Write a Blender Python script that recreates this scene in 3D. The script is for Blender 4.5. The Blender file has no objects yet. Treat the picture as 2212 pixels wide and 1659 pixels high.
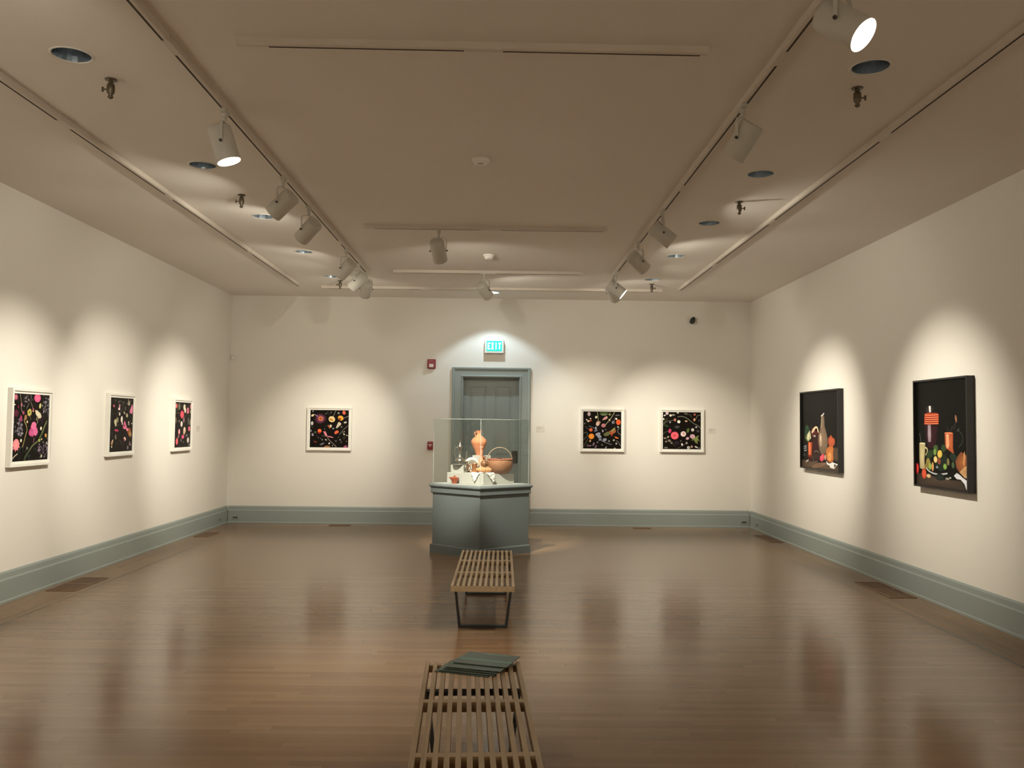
import bpy, bmesh, math, random
from math import sin, cos, pi, radians as R
from mathutils import Vector, Matrix

SC = bpy.context.scene
COL = SC.collection

# ------------------------------------------------------------ camera
F_PX, YAW, PITCH, ROLL = 1875.4, 0.0151, 0.0473, 0.0114
fwd = Vector((sin(YAW) * cos(PITCH), cos(YAW) * cos(PITCH), sin(PITCH)))
rgt = Vector((cos(YAW), -sin(YAW), 0))
up = rgt.cross(fwd)
r2 = rgt * cos(ROLL) + up * sin(ROLL)
u2 = up * cos(ROLL) - rgt * sin(ROLL)
cam_d = bpy.data.cameras.new('camera'); cam = bpy.data.objects.new('camera', cam_d); COL.objects.link(cam)
m = Matrix.Identity(4)
for i in range(3):
    m[i][0] = r2[i]; m[i][1] = u2[i]; m[i][2] = -fwd[i]
m[0][3], m[1][3], m[2][3] = 0, 0, 1.54
cam.matrix_world = m
cam_d.sensor_width = 36; cam_d.lens = F_PX / 2212 * 36
cam_d.clip_start = .05; cam_d.clip_end = 60
SC.camera = cam

# ------------------------------------------------------------ world, exposure
w = bpy.data.worlds.new('world'); SC.world = w; w.use_nodes = True
w.node_tree.nodes['Background'].inputs[0].default_value = (.5, .45, .4, 1)
w.node_tree.nodes['Background'].inputs[1].default_value = 0.0
vs = SC.view_settings
vs.view_transform = 'Standard'; vs.look = 'None'; vs.gamma = 1; vs.use_curve_mapping = False
vs.exposure = 0.15
SC.cycles.max_bounces = 9; SC.cycles.diffuse_bounces = 5; SC.cycles.adaptive_threshold = .03; SC.cycles.glossy_bounces = 4
SC.cycles.transparent_max_bounces = 16
SC.cycles.sample_clamp_indirect = 3
SC.cycles.use_denoising = True
SC.cycles.caustics_reflective = False; SC.cycles.caustics_refractive = False

# lamp strengths (watts)
P_SPOT = 330.0
P_SPILL = 20.0
WARM = (.98, .915, .76)
COOL = (.72, .92, 1.0)

# ------------------------------------------------------------ room size
XL, XR, Y0, D, H = -4.144, 3.917, -4.2, 13.426, 3.5
# ------------------------------------------------------------ helpers
def lin(c):
    c = c / 255
    return c / 12.92 if c <= .04045 else ((c + .055) / 1.055) ** 2.4
def hexc(h): return tuple(lin(int(h[i:i + 2], 16)) for i in (0, 2, 4))

MATS = {}
def mat(name, col, rough=.5, metal=0, spec=.5, emit=None, es=0, coat=0, bump=None, vary=None):
    if name in MATS: return MATS[name]
    m = bpy.data.materials.new(name); m.use_nodes = True; MATS[name] = m
    nt = m.node_tree; b = nt.nodes['Principled BSDF']
    b.inputs['Base Color'].default_value = (*col, 1); b.inputs['Roughness'].default_value = rough
    b.inputs['Metallic'].default_value = metal; b.inputs['Specular IOR Level'].default_value = spec
    b.inputs['Coat Weight'].default_value = coat
    if emit: b.inputs['Emission Color'].default_value = (*emit, 1); b.inputs['Emission Strength'].default_value = es
    tc = nt.nodes.new('ShaderNodeTexCoord')
    if bump:
        sc_, st = bump
        n = nt.nodes.new('ShaderNodeTexNoise'); n.inputs['Scale'].default_value = sc_; n.inputs['Detail'].default_value = 4
        bp = nt.nodes.new('ShaderNodeBump'); bp.inputs['Strength'].default_value = st; bp.inputs['Distance'].default_value = .01
        nt.links.new(tc.outputs['Object'], n.inputs['Vector']); nt.links.new(n.outputs['Fac'], bp.inputs['Height']); nt.links.new(bp.outputs['Normal'], b.inputs['Normal'])
    sc_, amt = vary if vary else (3.0, .05)
    n = nt.nodes.new('ShaderNodeTexNoise'); n.inputs['Scale'].default_value = sc_; n.inputs['Detail'].default_value = 3
    mx = nt.nodes.new('ShaderNodeMix'); mx.data_type = 'RGBA'
    mx.inputs['A'].default_value = (*[c * (1 - amt) for c in col], 1); mx.inputs['B'].default_value = (*[min(1, c * (1 + amt)) for c in col], 1)
    nt.links.new(tc.outputs['Object'], n.inputs['Vector']); nt.links.new(n.outputs['Fac'], mx.inputs['Factor']); nt.links.new(mx.outputs['Result'], b.inputs['Base Color'])
    return m

def floor_mat():
    m = bpy.data.materials.new('strip_floor'); m.use_nodes = True; nt = m.node_tree; N = nt.nodes; L = nt.links
    b = N['Principled BSDF']
    def math_(op, a, b_=None, c=None):
        n = N.new('ShaderNodeMath'); n.operation = op
        for i, v in enumerate((a, b_, c)):
            if v is None: continue
            if isinstance(v, (int, float)): n.inputs[i].default_value = v
            else: L.new(v, n.inputs[i])
        return n.outputs[0]
    def mixf(f, a, b_):
        n = N.new('ShaderNodeMix'); n.data_type = 'FLOAT'
        for k, v in (('Factor', f), ('A', a), ('B', b_)):
            if isinstance(v, (int, float)): n.inputs[k].default_value = v
            else: L.new(v, n.inputs[k])
        return n.outputs['Result']
    geo = N.new('ShaderNodeNewGeometry'); sp = N.new('ShaderNodeSeparateXYZ'); L.new(geo.outputs['Position'], sp.inputs[0])
    x, y = sp.outputs[0], sp.outputs[1]
    side = math_('MAXIMUM', math_('LESS_THAN', x, -3.72), math_('GREATER_THAN', x, 3.44))
    a = mixf(side, x, y); c = mixf(side, y, x)                 # a along the boards, c across
    rowf = math_('DIVIDE', c, .057); row = math_('FLOOR', rowf)
    wn = N.new('ShaderNodeTexWhiteNoise'); wn.noise_dimensions = '1D'; L.new(row, wn.inputs['W'])
    af = math_('ADD', math_('DIVIDE', a, 1.15), math_('MULTIPLY', wn.outputs['Value'], 7.3)); colu = math_('FLOOR', af)
    cv = N.new('ShaderNodeCombineXYZ'); L.new(row, cv.inputs[0]); L.new(colu, cv.inputs[1])
    wn2 = N.new('ShaderNodeTexWhiteNoise'); wn2.noise_dimensions = '2D'; L.new(cv.outputs[0], wn2.inputs['Vector'])
    gv = N.new('ShaderNodeCombineXYZ'); L.new(math_('MULTIPLY', a, 2.2), gv.inputs[0]); L.new(math_('MULTIPLY', c, 55), gv.inputs[1]); L.new(wn2.outputs['Value'], gv.inputs[2])
    gn = N.new('ShaderNodeTexNoise'); gn.inputs['Scale'].default_value = 1; gn.inputs['Detail'].default_value = 5; L.new(gv.outputs[0], gn.inputs['Vector'])
    tone = math_('ADD', math_('MULTIPLY', wn2.outputs['Value'], .62), math_('MULTIPLY', gn.outputs['Fac'], .38))
    cr = N.new('ShaderNodeValToRGB'); L.new(tone, cr.inputs[0])
    e = cr.color_ramp.elements; e[0].position = .1; e[0].color = (.19, .108, .054, 1); e[1].position = .9; e[1].color = (.262, .158, .085, 1)
    k = e.new(.5); k.color = (.225, .132, .069, 1)
    fr = math_('FRACT', rowf); fa = math_('FRACT', af)
    gap = math_('MAXIMUM', math_('LESS_THAN', fr, .035), math_('LESS_THAN', fa, .002))
    inl = math_('MAXIMUM', math_('LESS_THAN', math_('ABSOLUTE', math_('ADD', x, 3.72)), .011), math_('LESS_THAN', math_('ABSOLUTE', math_('SUBTRACT', x, 3.44)), .011))
    dk = math_('MAXIMUM', math_('MULTIPLY', gap, .45), math_('MULTIPLY', inl, .62))
    mx = N.new('ShaderNodeMix'); mx.data_type = 'RGBA'; L.new(dk, mx.inputs['Factor']); L.new(cr.outputs[0], mx.inputs['A']); mx.inputs['B'].default_value = (.06, .035, .02, 1)
    L.new(mx.outputs['Result'], b.inputs['Base Color'])
    # varnish: each board lies a hair differently, so reflections smear towards the viewer
    wv = N.new('ShaderNodeTexNoise'); wv.inputs['Scale'].default_value = 1; wv.inputs['Detail'].default_value = 3
    v2 = N.new('ShaderNodeCombineXYZ'); L.new(math_('MULTIPLY', a, 3.5), v2.inputs[0]); L.new(math_('MULTIPLY', c, 90), v2.inputs[1]); L.new(v2.outputs[0], wv.inputs['Vector'])
    bp = N.new('ShaderNodeBump'); bp.inputs['Strength'].default_value = .16; bp.inputs['Distance'].default_value = .002
    L.new(math_('SUBTRACT', wv.outputs['Fac'], math_('MULTIPLY', gap, .25)), bp.inputs['Height']); L.new(bp.outputs['Normal'], b.inputs['Normal'])
    b.inputs['Roughness'].default_value = .18
    b.inputs['Specular IOR Level'].default_value = .33
    return m

def wood_mat(name, c0, c1, axis=1, rough=.4):
    m = bpy.data.materials.new(name); m.use_nodes = True; nt = m.node_tree; N = nt.nodes; L = nt.links; b = N['Principled BSDF']
    tc = N.new('ShaderNodeTexCoord'); mp = N.new('ShaderNodeMapping'); s = [60, 60, 60]; s[axis] = 3; mp.inputs['Scale'].default_value = s
    n = N.new('ShaderNodeTexNoise'); n.inputs['Scale'].default_value = 1; n.inputs['Detail'].default_value = 5
    cr = N.new('ShaderNodeValToRGB'); e = cr.color_ramp.elements; e[0].position = .3; e[1].position = .7; e[0].color = (*c0, 1); e[1].color = (*c1, 1)
    L.new(tc.outputs['Object'], mp.inputs[0]); L.new(mp.outputs[0], n.inputs['Vector']); L.new(n.outputs['Fac'], cr.inputs[0]); L.new(cr.outputs[0], b.inputs['Base Color'])
    b.inputs['Roughness'].default_value = rough
    return m

def glass_mat():
    m = bpy.data.materials.new('clear_pane'); m.use_nodes = True; nt = m.node_tree; N = nt.nodes; L = nt.links
    N.remove(N['Principled BSDF']); out = [n for n in N if n.type == 'OUTPUT_MATERIAL'][0]
    t = N.new('ShaderNodeBsdfTransparent'); t.inputs[0].default_value = (.955, .97, .96, 1)
    g = N.new('ShaderNodeBsdfGlossy'); g.inputs['Roughness'].default_value = .02; g.inputs[0].default_value = (.9, .95, .93, 1)
    f = N.new('ShaderNodeFresnel'); f.inputs[0].default_value = 1.45
    ge = N.new('ShaderNodeNewGeometry'); iv = N.new('ShaderNodeMath'); iv.operation = 'SUBTRACT'; iv.inputs[0].default_value = 1; L.new(ge.outputs['Backfacing'], iv.inputs[1])
    mu = N.new('ShaderNodeMath'); mu.operation = 'MULTIPLY'; L.new(f.outputs[0], mu.inputs[0]); L.new(iv.outputs[0], mu.inputs[1])
    mx = N.new('ShaderNodeMixShader'); L.new(mu.outputs[0], mx.inputs[0]); L.new(t.outputs[0], mx.inputs[1]); L.new(g.outputs[0], mx.inputs[2]); L.new(mx.outputs[0], out.inputs[0])
    return m

def art_mat():
    m = bpy.data.materials.new('photo_print'); m.use_nodes = True; nt = m.node_tree; b = nt.nodes['Principled BSDF']
    a = nt.nodes.new('ShaderNodeVertexColor'); a.layer_name = 'Col'
    nt.links.new(a.outputs['Color'], b.inputs['Base Color']); b.inputs['Roughness'].default_value = .4; b.inputs['Specular IOR Level'].default_value = .08
    return m

class MB:
    def __init__(s): s.bm = bmesh.new()
    def quad(s, *p): s.bm.faces.new([s.bm.verts.new(q) for q in p])
    def box(s, c, d, M=None, bev=0):
        x, y, z = c; a, b, h = d[0] / 2, d[1] / 2, d[2] / 2
        V = [Vector((x + i * a, y + j * b, z + k * h)) for k in (-1, 1) for j in (-1, 1) for i in (-1, 1)]
        if M: V = [M @ v for v in V]
        v = [s.bm.verts.new(q) for q in V]
        fs = [s.bm.faces.new([v[i] for i in f]) for f in ((0, 2, 3, 1), (4, 5, 7, 6), (0, 1, 5, 4), (2, 6, 7, 3), (0, 4, 6, 2), (1, 3, 7, 5))]
        if bev:
            bmesh.ops.bevel(s.bm, geom=list({e for f in fs for e in f.edges}), offset=bev, segments=2, profile=.5, affect='EDGES')
        return s
    def box2(s, lo, hi, bev=0): return s.box([(a + b) / 2 for a, b in zip(lo, hi)], [b - a for a, b in zip(lo, hi)], bev=bev)
    def prism(s, pts, z0, z1):
        a = [s.bm.verts.new((x, y, z0)) for x, y in pts]; b = [s.bm.verts.new((x, y, z1)) for x, y in pts]; n = len(pts)
        s.bm.faces.new(a[::-1]); s.bm.faces.new(b)
        for i in range(n): s.bm.faces.new((a[i], a[(i + 1) % n], b[(i + 1) % n], b[i]))
        return s
    def rings(s, rs, cap0=True, cap1=True, closed=True):
        V = [[s.bm.verts.new(p) for p in r] for r in rs]
        n = len(V[0])
        for a, b in zip(V, V[1:]):
            for i in range(n if closed else n - 1):
                j = (i + 1) % n; s.bm.faces.new((a[i], a[j], b[j], b[i]))
        if cap0: s.bm.faces.new(V[0][::-1])
        if cap1: s.bm.faces.new(V[-1])
        return s
    def lathe(s, prof, seg=32, c=(0, 0, 0), sx=1, sy=1, M=None, cap0=True, cap1=True):
        rs = []
        for r, z in prof:
            r = max(r, 1e-4)
            ring = [Vector((c[0] + r * sx * cos(2 * pi * i / seg), c[1] + r * sy * sin(2 * pi * i / seg), c[2] + z)) for i in range(seg)]
            if M: ring = [M @ p for p in ring]
            rs.append(ring)
        return s.rings(rs, cap0, cap1)
    def tube(s, pts, r, seg=10, flat=1):
        pts = [Vector(p) for p in pts]; rs = []; n = len(pts); prev = None
        for i, p in enumerate(pts):
            t = (pts[min(i + 1, n - 1)] - pts[max(i - 1, 0)]).normalized()
            a = prev if prev else (Vector((0, 0, 1)) if abs(t.z) < .9 else Vector((1, 0, 0)))
            a = (a - t * a.dot(t)).normalized(); prev = a; b = t.cross(a)
            rr = r[i] if isinstance(r, (list, tuple)) else r
            rs.append([p + a * rr * cos(2 * pi * k / seg) + b * rr * flat * sin(2 * pi * k / seg) for k in range(seg)])
        return s.rings(rs)
    def build(s, name, m, parent=None, loc=None, rot=None, smooth=False, ang=40, vcol=None):
        bmesh.ops.recalc_face_normals(s.bm, faces=s.bm.faces)
        me = bpy.data.meshes.new(name); s.bm.to_mesh(me); s.bm.free()
        o = bpy.data.objects.new(name, me); COL.objects.link(o)
        me.materials.append(m)
        if smooth:
            for p in me.polygons: p.use_smooth = True
            try: me.set_sharp_from_angle(angle=R(ang))
            except Exception: pass
        if parent: o.parent = parent
        if loc is not None: o.location = loc
        if rot is not None: o.rotation_euler = rot
        return o

def tag(o, label, cat, group=None, kind=None):
    o['label'] = label; o['category'] = cat
    if group: o['group'] = group
    if kind: o['kind'] = kind
    return o
def thing(name, loc, label, cat, group=None, rot=0):
    o = bpy.data.objects.new(name, None); COL.objects.link(o); o.location = loc; o.rotation_euler = (0, 0, rot); o.empty_display_size = .05
    return tag(o, label, cat, group)
def struct(mb, name, m, parent=None, **k):
    o = mb.build(name, m, parent, **k)
    if parent is None: o['kind'] = 'structure'
    return o
def crom(P, n=6):
    P = [Vector(p) for p in P]; Q = [P[0]] + P + [P[-1]]; out = []
    for i in range(1, len(Q) - 2):
        for k in range(n):
            t = k / n; a, b, c, d = Q[i - 1:i + 3]
            out.append(.5 * ((2 * b) + (c - a) * t + (2 * a - 5 * b + 4 * c - d) * t * t + (3 * b - a - 3 * c + d) * t ** 3))
    return out + [P[-1]]
ART = {
 'BP1': [
  ['S',0.0074,'6a6258',[(0.023,0.577),(0.079,0.521)]],['S',0.0129,'b89ab0',[(0.104,0.883),(0.156,0.854),(0.202,0.822)]],
  ['F',0.27,0.77,0.1892,0.1925,18,0.12,0,'dc7fa6','8a3358'],['E',0.268,0.77,0.0572,0.0545,0,'f08a4a','5a1a10'],
  ['S',0.012,'8f8a82',[(0.656,0.992),(0.63,0.917),(0.594,0.827)]],['E',0.559,0.757,0.0848,0.0788,-25,'f6d8a0','f3c98a'],
  ['E',0.545,0.743,0.0571,0.0206,-28,'b07828'],['S',0.0111,'9c9890',[(0.999,0.847),(0.931,0.814),(0.867,0.786)]],
  ['E',0.789,0.79,0.0737,0.0638,-25,'f5a83c','f7bb55'],['E',0.766,0.767,0.0368,0.0319,-20,'9a4c1a'],
  ['E',0.872,0.936,0.0406,0.0508,15,'ef7a60','e35b40'],
  ['P','efe3c8',[(0.726,0.673),(0.758,0.684),(0.805,0.64),(0.796,0.612),(0.705,0.523),(0.673,0.515),(0.677,0.551)],'c9bda0'],
  ['S',0.0037,'6b6250',[(0.758,0.668),(0.722,0.607),(0.687,0.532)]],['S',0.0037,'6b6250',[(0.786,0.635),(0.741,0.579),(0.696,0.527)]],
  ['E',0.91,0.673,0.0423,0.0244,15,'a9a59c','dcd8cc'],['E',0.815,0.551,0.0202,0.0225,0,'7d7d76'],['S',0.0083,'5f5d52',[(0.392,0.573),(0.456,0.583)]],
  ['E',0.534,0.574,0.0295,0.0375,0,'e8e0cc','c4b48e'],
  ['P','b8623a',[(0.474,0.616),(0.497,0.574),(0.531,0.508),(0.513,0.499),(0.484,0.532),(0.461,0.564)]],['E',0.6,0.508,0.0166,0.0206,0,'b9c0c4'],
  ['E',0.379,0.496,0.0166,0.0112,30,'6e7068'],['E',0.247,0.442,0.0516,0.0524,0,'f0603c','f5883f'],['E',0.239,0.386,0.0387,0.0243,0,'8e2a30'],
  ['P','f07a50',[(0.629,0.401),(0.67,0.448),(0.716,0.459),(0.744,0.429),(0.735,0.392),(0.69,0.373),(0.658,0.35)],'f34f3a'],
  ['S',0.0111,'8a8074',[(0.764,0.341),(0.818,0.416),(0.872,0.486),(0.935,0.542),(0.998,0.603)]],
  ['P','ee8a9c',[(0.344,0.424),(0.368,0.433),(0.4,0.372),(0.438,0.298),(0.415,0.293),(0.377,0.349)]],
  ['P','f09aac',[(0.385,0.447),(0.413,0.405),(0.452,0.307),(0.434,0.298),(0.4,0.372)]],
  ['P','e98aa6',[(0.443,0.302),(0.488,0.307),(0.553,0.293),(0.613,0.27),(0.595,0.256),(0.526,0.27),(0.461,0.287)]],
  ['S',0.0083,'7a8068',[(0.304,0.316),(0.369,0.307),(0.434,0.293)]],
  ['S',0.0111,'a8988c',[(0.448,0.284),(0.49,0.214),(0.565,0.135),(0.64,0.07),(0.686,0.01)]],['E',0.059,0.854,0.0425,0.0282,35,'ead9ab'],
  ['E',0.049,0.643,0.0332,0.0525,0,'bcb6b4','dcd6d0'],['E',0.026,0.441,0.0184,0.0337,0,'8f8c94'],['E',0.069,0.339,0.0295,0.0392,10,'9b93a2'],
  ['E',0.137,0.404,0.0313,0.0224,-20,'5e6a50'],['E',0.065,0.967,0.0185,0.0245,-15,'8a8a86'],['E',0.731,0.921,0.024,0.0263,0,'8e8e8a','b8b8b2'],
  ['E',0.537,0.937,0.0203,0.0151,60,'6e7468'],['E',0.404,0.902,0.0203,0.0113,40,'7a7f74'],['E',0.445,0.935,0.0148,0.0094,0,'6e7468'],
  ['E',0.489,0.893,0.0092,0.0094,0,'6e7468'],['E',0.891,0.425,0.0092,0.0205,-30,'b8b89a'],['E',0.883,0.36,0.0165,0.028,30,'d8d4bc'],
  ['E',0.85,0.411,0.0092,0.0205,20,'90907a'],['E',0.957,0.327,0.0312,0.0131,-25,'a5a08c'],['S',0.0074,'6c6a54',[(0.848,0.257),(0.911,0.295)]],
  ['S',0.0074,'6c6a54',[(0.871,0.22),(0.93,0.271)]],['E',0.784,0.206,0.0239,0.013,-30,'a8a8a0'],['E',0.742,0.275,0.0184,0.0075,0,'80867c'],
  ['E',0.675,0.173,0.033,0.0242,0,'4c4e4c','5e605c'],['E',0.817,0.141,0.0092,0.0261,-25,'8e8578'],['E',0.95,0.169,0.0183,0.0112,-20,'7e7a66'],
  ['E',0.218,0.264,0.0138,0.014,0,'7c7a86'],['E',0.276,0.241,0.0138,0.014,0,'6f6e74'],['E',0.321,0.206,0.0165,0.0205,0,'8c8a94'],
  ['E',0.176,0.316,0.011,0.0112,0,'5e5c60'],['P','cfccc4',[(0.391,0.218),(0.439,0.223),(0.426,0.209),(0.443,0.177),(0.399,0.197)]],
  ['E',0.32,0.092,0.0661,0.0261,25,'5e5866','7c7680'],['E',0.504,0.109,0.0165,0.0261,-15,'f4eee4'],['E',0.592,0.047,0.0147,0.0167,30,'a29c98'],
  ['P','a8504c',[(0.096,0.18),(0.142,0.152),(0.183,0.162),(0.156,0.124),(0.124,0.143)]],['E',0.453,0.014,0.0826,0.039,0,'8a5a38','a8784c'],
  ['S',0.0065,'7e7a70',[(0.653,0.07),(0.677,0.056),(0.695,0.038)]],['F',0.929,0.011,0.0916,0.0929,10,0.2,10,'e27aa6','c04a80'],
 ],
 'BP2': [
  ['E',0.551,0.948,0.1247,0.059,0,'3c4a2c','4d5c38'],['E',0.54,0.914,0.0816,0.0227,0,'7f8a64'],
  ['S',0.0159,'8f9468',[(0.37,0.993),(0.388,0.88),(0.399,0.744)]],['E',0.404,0.707,0.0544,0.0408,0,'b98a6e'],
  ['E',0.381,0.664,0.0454,0.0544,-10,'e2c4b4'],['S',0.0159,'a8a880',[(0.823,0.993),(0.778,0.902),(0.698,0.778),(0.585,0.642)]],
  ['E',0.692,0.776,0.0181,0.0317,30,'d8d0a4'],['E',0.535,0.624,0.0544,0.0499,0,'d89aa0','b0485a'],
  ['P','e0b4a8',[(0.497,0.766),(0.551,0.839),(0.608,0.875),(0.646,0.857),(0.63,0.807),(0.551,0.776)],'c87a80'],
  ['E',0.154,0.93,0.0408,0.0544,0,'c8b0b4','a88a94'],['E',0.342,0.846,0.0272,0.0363,-20,'e8e0c0'],['S',0.0091,'7f8464',[(0.698,0.993),(0.701,0.937)]],
  ['E',0.698,0.918,0.0272,0.0227,0,'a8a468'],['E',0.193,0.805,0.0204,0.0159,0,'f0e8d4'],['E',0.093,0.776,0.0204,0.0159,0,'e8e0cc'],
  ['E',0.138,0.739,0.0317,0.0249,0,'e8d8bc'],['E',0.2,0.753,0.0272,0.0181,30,'d85a34'],['E',0.925,0.717,0.059,0.0726,0,'f06a38','e04c28'],
  ['E',0.868,0.807,0.0249,0.0249,0,'eceadc'],['E',0.789,0.712,0.0385,0.0408,0,'8c8c98','6a6a78'],
  ['S',0.0091,'707078',[(0.834,0.846),(0.819,0.778),(0.8,0.717)]],['E',0.902,0.902,0.0635,0.0159,5,'6c6c70'],
  ['E',0.206,0.501,0.0454,0.0454,20,'e0603a','f07a48'],['S',0.0091,'6e6e70',[(0.052,0.59),(0.12,0.54),(0.177,0.506)]],
  ['E',0.22,0.329,0.0748,0.0748,0,'f58c2c','f7a544'],['E',0.188,0.206,0.0204,0.0317,-15,'d8a878'],
  ['P','8e8c58',[(0.846,0.58),(0.778,0.54),(0.71,0.467),(0.744,0.438),(0.834,0.517)]],
  ['P','a8603c',[(0.859,0.522),(0.855,0.449),(0.778,0.392),(0.721,0.415),(0.766,0.467)]],
  ['P','6a6a44',[(0.71,0.472),(0.619,0.454),(0.528,0.385),(0.574,0.336),(0.653,0.347),(0.732,0.404)]],
  ['P','b04a34',[(0.698,0.49),(0.728,0.483),(0.773,0.358),(0.755,0.331),(0.71,0.404)]],
  ['P','e87838',[(0.823,0.331),(0.868,0.322),(0.941,0.29),(0.902,0.272),(0.846,0.29)]],
  ['S',0.0113,'8c909c',[(0.154,0.608),(0.234,0.574),(0.324,0.54),(0.381,0.472)]],['E',0.336,0.551,0.0272,0.0408,0,'9a9eac'],
  ['E',0.329,0.483,0.0408,0.0227,30,'7c8090'],['E',0.392,0.392,0.068,0.0363,20,'b0b4c4','8a8ea0'],['E',0.426,0.331,0.059,0.0408,-20,'9ea2b4'],
  ['E',0.449,0.245,0.0454,0.0272,30,'8a8ea0'],['E',0.569,0.24,0.0544,0.0408,20,'9498a8'],
  ['S',0.0136,'8a8e9a',[(0.37,0.336),(0.46,0.234),(0.596,0.166),(0.755,0.113)]],
  ['S',0.0091,'9a9c98',[(0.902,0.585),(0.948,0.562),(0.914,0.517),(0.909,0.46),(0.948,0.404),(1.0,0.376)]],['E',0.914,0.59,0.0227,0.0204,0,'b8bab4'],
  ['S',0.0091,'808474',[(0.011,0.404),(0.075,0.438),(0.116,0.392),(0.109,0.336),(0.052,0.279),(0.011,0.222)]],
  ['S',0.0091,'6c7058',[(0.132,0.268),(0.075,0.154),(0.007,0.041)]],['E',0.517,0.476,0.0159,0.0363,15,'c8c8c8'],
  ['E',0.592,0.512,0.0181,0.0181,0,'70747c'],['E',0.683,0.206,0.0249,0.0249,0,'8c8e8a'],['E',0.807,0.231,0.0249,0.0249,0,'b4b6ac'],
  ['E',0.875,0.141,0.0249,0.0249,0,'a8aaa4'],['E',0.501,0.102,0.0204,0.0204,0,'7c8070'],['E',0.381,0.17,0.0204,0.0204,0,'8c8e88'],
  ['S',0.0091,'9a9c98',[(0.868,0.222),(0.937,0.177),(0.959,0.109),(0.993,0.086)]],['E',0.279,0.12,0.0227,0.0499,-20,'8a7484'],
  ['E',0.336,0.052,0.0181,0.0499,-30,'7a6476'],['E',0.177,0.075,0.0544,0.0159,10,'8a6a78'],['E',0.116,0.086,0.0113,0.0363,-25,'7a6070'],
  ['E',0.601,0.029,0.0181,0.0363,-30,'8c8e94'],['E',0.834,0.011,0.0227,0.0181,0,'b8b4a0'],['E',0.039,0.676,0.0317,0.0159,30,'66605c'],
  ['S',0.0068,'56584c',[(0.018,0.63),(0.075,0.687)]],
 ],
 'BP3': [
  ['E',0.111,0.966,0.0407,0.0406,0,'e8d4d8','c0a0a8'],['E',0.05,0.907,0.0271,0.0181,20,'f0e8e4'],['E',0.204,0.907,0.0317,0.0316,0,'e4dcc8'],
  ['E',0.276,0.921,0.0452,0.0226,0,'9a9a88'],['E',0.394,0.982,0.0271,0.0226,0,'dcd6c4'],['E',0.604,0.959,0.0452,0.0316,0,'54584a'],
  ['S',0.0113,'686c5c',[(0.627,0.937),(0.717,0.926),(0.758,0.858)]],['E',0.837,0.937,0.0271,0.0271,0,'c86858'],
  ['S',0.0113,'8c9080',[(1.0,0.93),(0.91,0.903),(0.876,0.835),(0.842,0.779)]],['E',0.83,0.799,0.0271,0.0406,0,'e0a070'],
  ['S',0.0136,'8c9084',[(0.389,0.869),(0.491,0.885),(0.604,0.853),(0.695,0.79),(0.808,0.7),(0.932,0.632),(0.993,0.553)]],
  ['S',0.0113,'75786a',[(0.005,0.643),(0.106,0.745),(0.219,0.767),(0.321,0.79)]],['E',0.319,0.79,0.0317,0.0406,0,'d09080','b05040'],
  ['E',0.421,0.74,0.0407,0.0406,0,'f6f0e4'],['E',0.615,0.756,0.0362,0.0226,0,'c8a880'],['E',0.192,0.722,0.0226,0.0226,0,'9c9aa4'],
  ['E',0.023,0.808,0.0204,0.0271,0,'e8e0cc'],['S',0.0113,'6a7048',[(0.005,0.677),(0.072,0.767),(0.118,0.831)]],
  ['S',0.0113,'5e6840',[(0.005,0.406),(0.084,0.463),(0.174,0.485)]],['E',0.084,0.632,0.0769,0.0316,-20,'2e3a24'],
  ['E',0.378,0.598,0.0679,0.0406,0,'3a3c3a','4a4c48'],['E',0.661,0.508,0.0362,0.0677,-15,'5a6a38'],
  ['E',0.186,0.49,0.0385,0.0587,-10,'d8507a','c03a64'],['E',0.314,0.366,0.1041,0.1038,0,'f2606c','f5788a'],['E',0.31,0.366,0.0362,0.0316,0,'d04858'],
  ['E',0.541,0.411,0.0724,0.0722,0,'f0d8d4','fbf0ea'],['E',0.548,0.418,0.0317,0.0451,20,'d0a8a0'],['E',0.785,0.524,0.0385,0.0429,0,'e4e0dc','c4c4c4'],
  ['E',0.88,0.598,0.0271,0.0271,0,'a8a8ac'],['E',0.925,0.492,0.0407,0.0361,0,'4a4a4c'],
  ['P','707c48',[(0.864,0.339),(0.955,0.384),(0.921,0.305),(0.984,0.203),(0.91,0.248),(0.921,0.147),(0.853,0.181),(0.819,0.248),(0.74,0.237),(0.808,0.305)],'8c9858'],
  ['E',0.781,0.348,0.0679,0.0587,-10,'dcb4c0','c898a8'],['E',0.649,0.293,0.0452,0.0361,20,'d8a8b4'],['E',0.475,0.221,0.0181,0.0181,0,'6c6e68'],
  ['E',0.507,0.129,0.0226,0.0339,15,'f0ece8'],['E',0.627,0.169,0.0271,0.0316,0,'a8a098'],
  ['S',0.009,'6e7064',[(0.378,0.023),(0.514,0.09),(0.627,0.169)]],['E',0.762,0.072,0.0271,0.0316,0,'c89a98'],
  ['E',0.676,0.045,0.0407,0.0406,0,'d0ccc4','a0a094'],['P','f0ece4',[(0.88,0.086),(0.925,0.05),(0.91,0.036),(0.871,0.05)]],
  ['E',0.857,0.072,0.0136,0.0226,0,'e8e4dc'],['E',0.057,0.293,0.0362,0.0226,0,'a09078'],['E',0.14,0.327,0.0317,0.0226,30,'b8a890'],
  ['E',0.174,0.226,0.0362,0.0316,0,'9a8a78'],['E',0.088,0.203,0.0317,0.0226,30,'8a7c68'],['E',0.231,0.169,0.0271,0.0316,0,'7c7a74'],
  ['S',0.009,'5c5c50',[(0.05,0.293),(0.174,0.226),(0.333,0.068)]],['E',0.367,0.169,0.0814,0.0542,0,'241e26','302830'],
  ['E',0.084,0.041,0.0498,0.0226,0,'6a6e64'],['E',0.955,0.034,0.0317,0.0181,0,'707468'],['E',0.955,0.779,0.0271,0.0361,0,'3c3e44'],
 ],
 'LA': [
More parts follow.
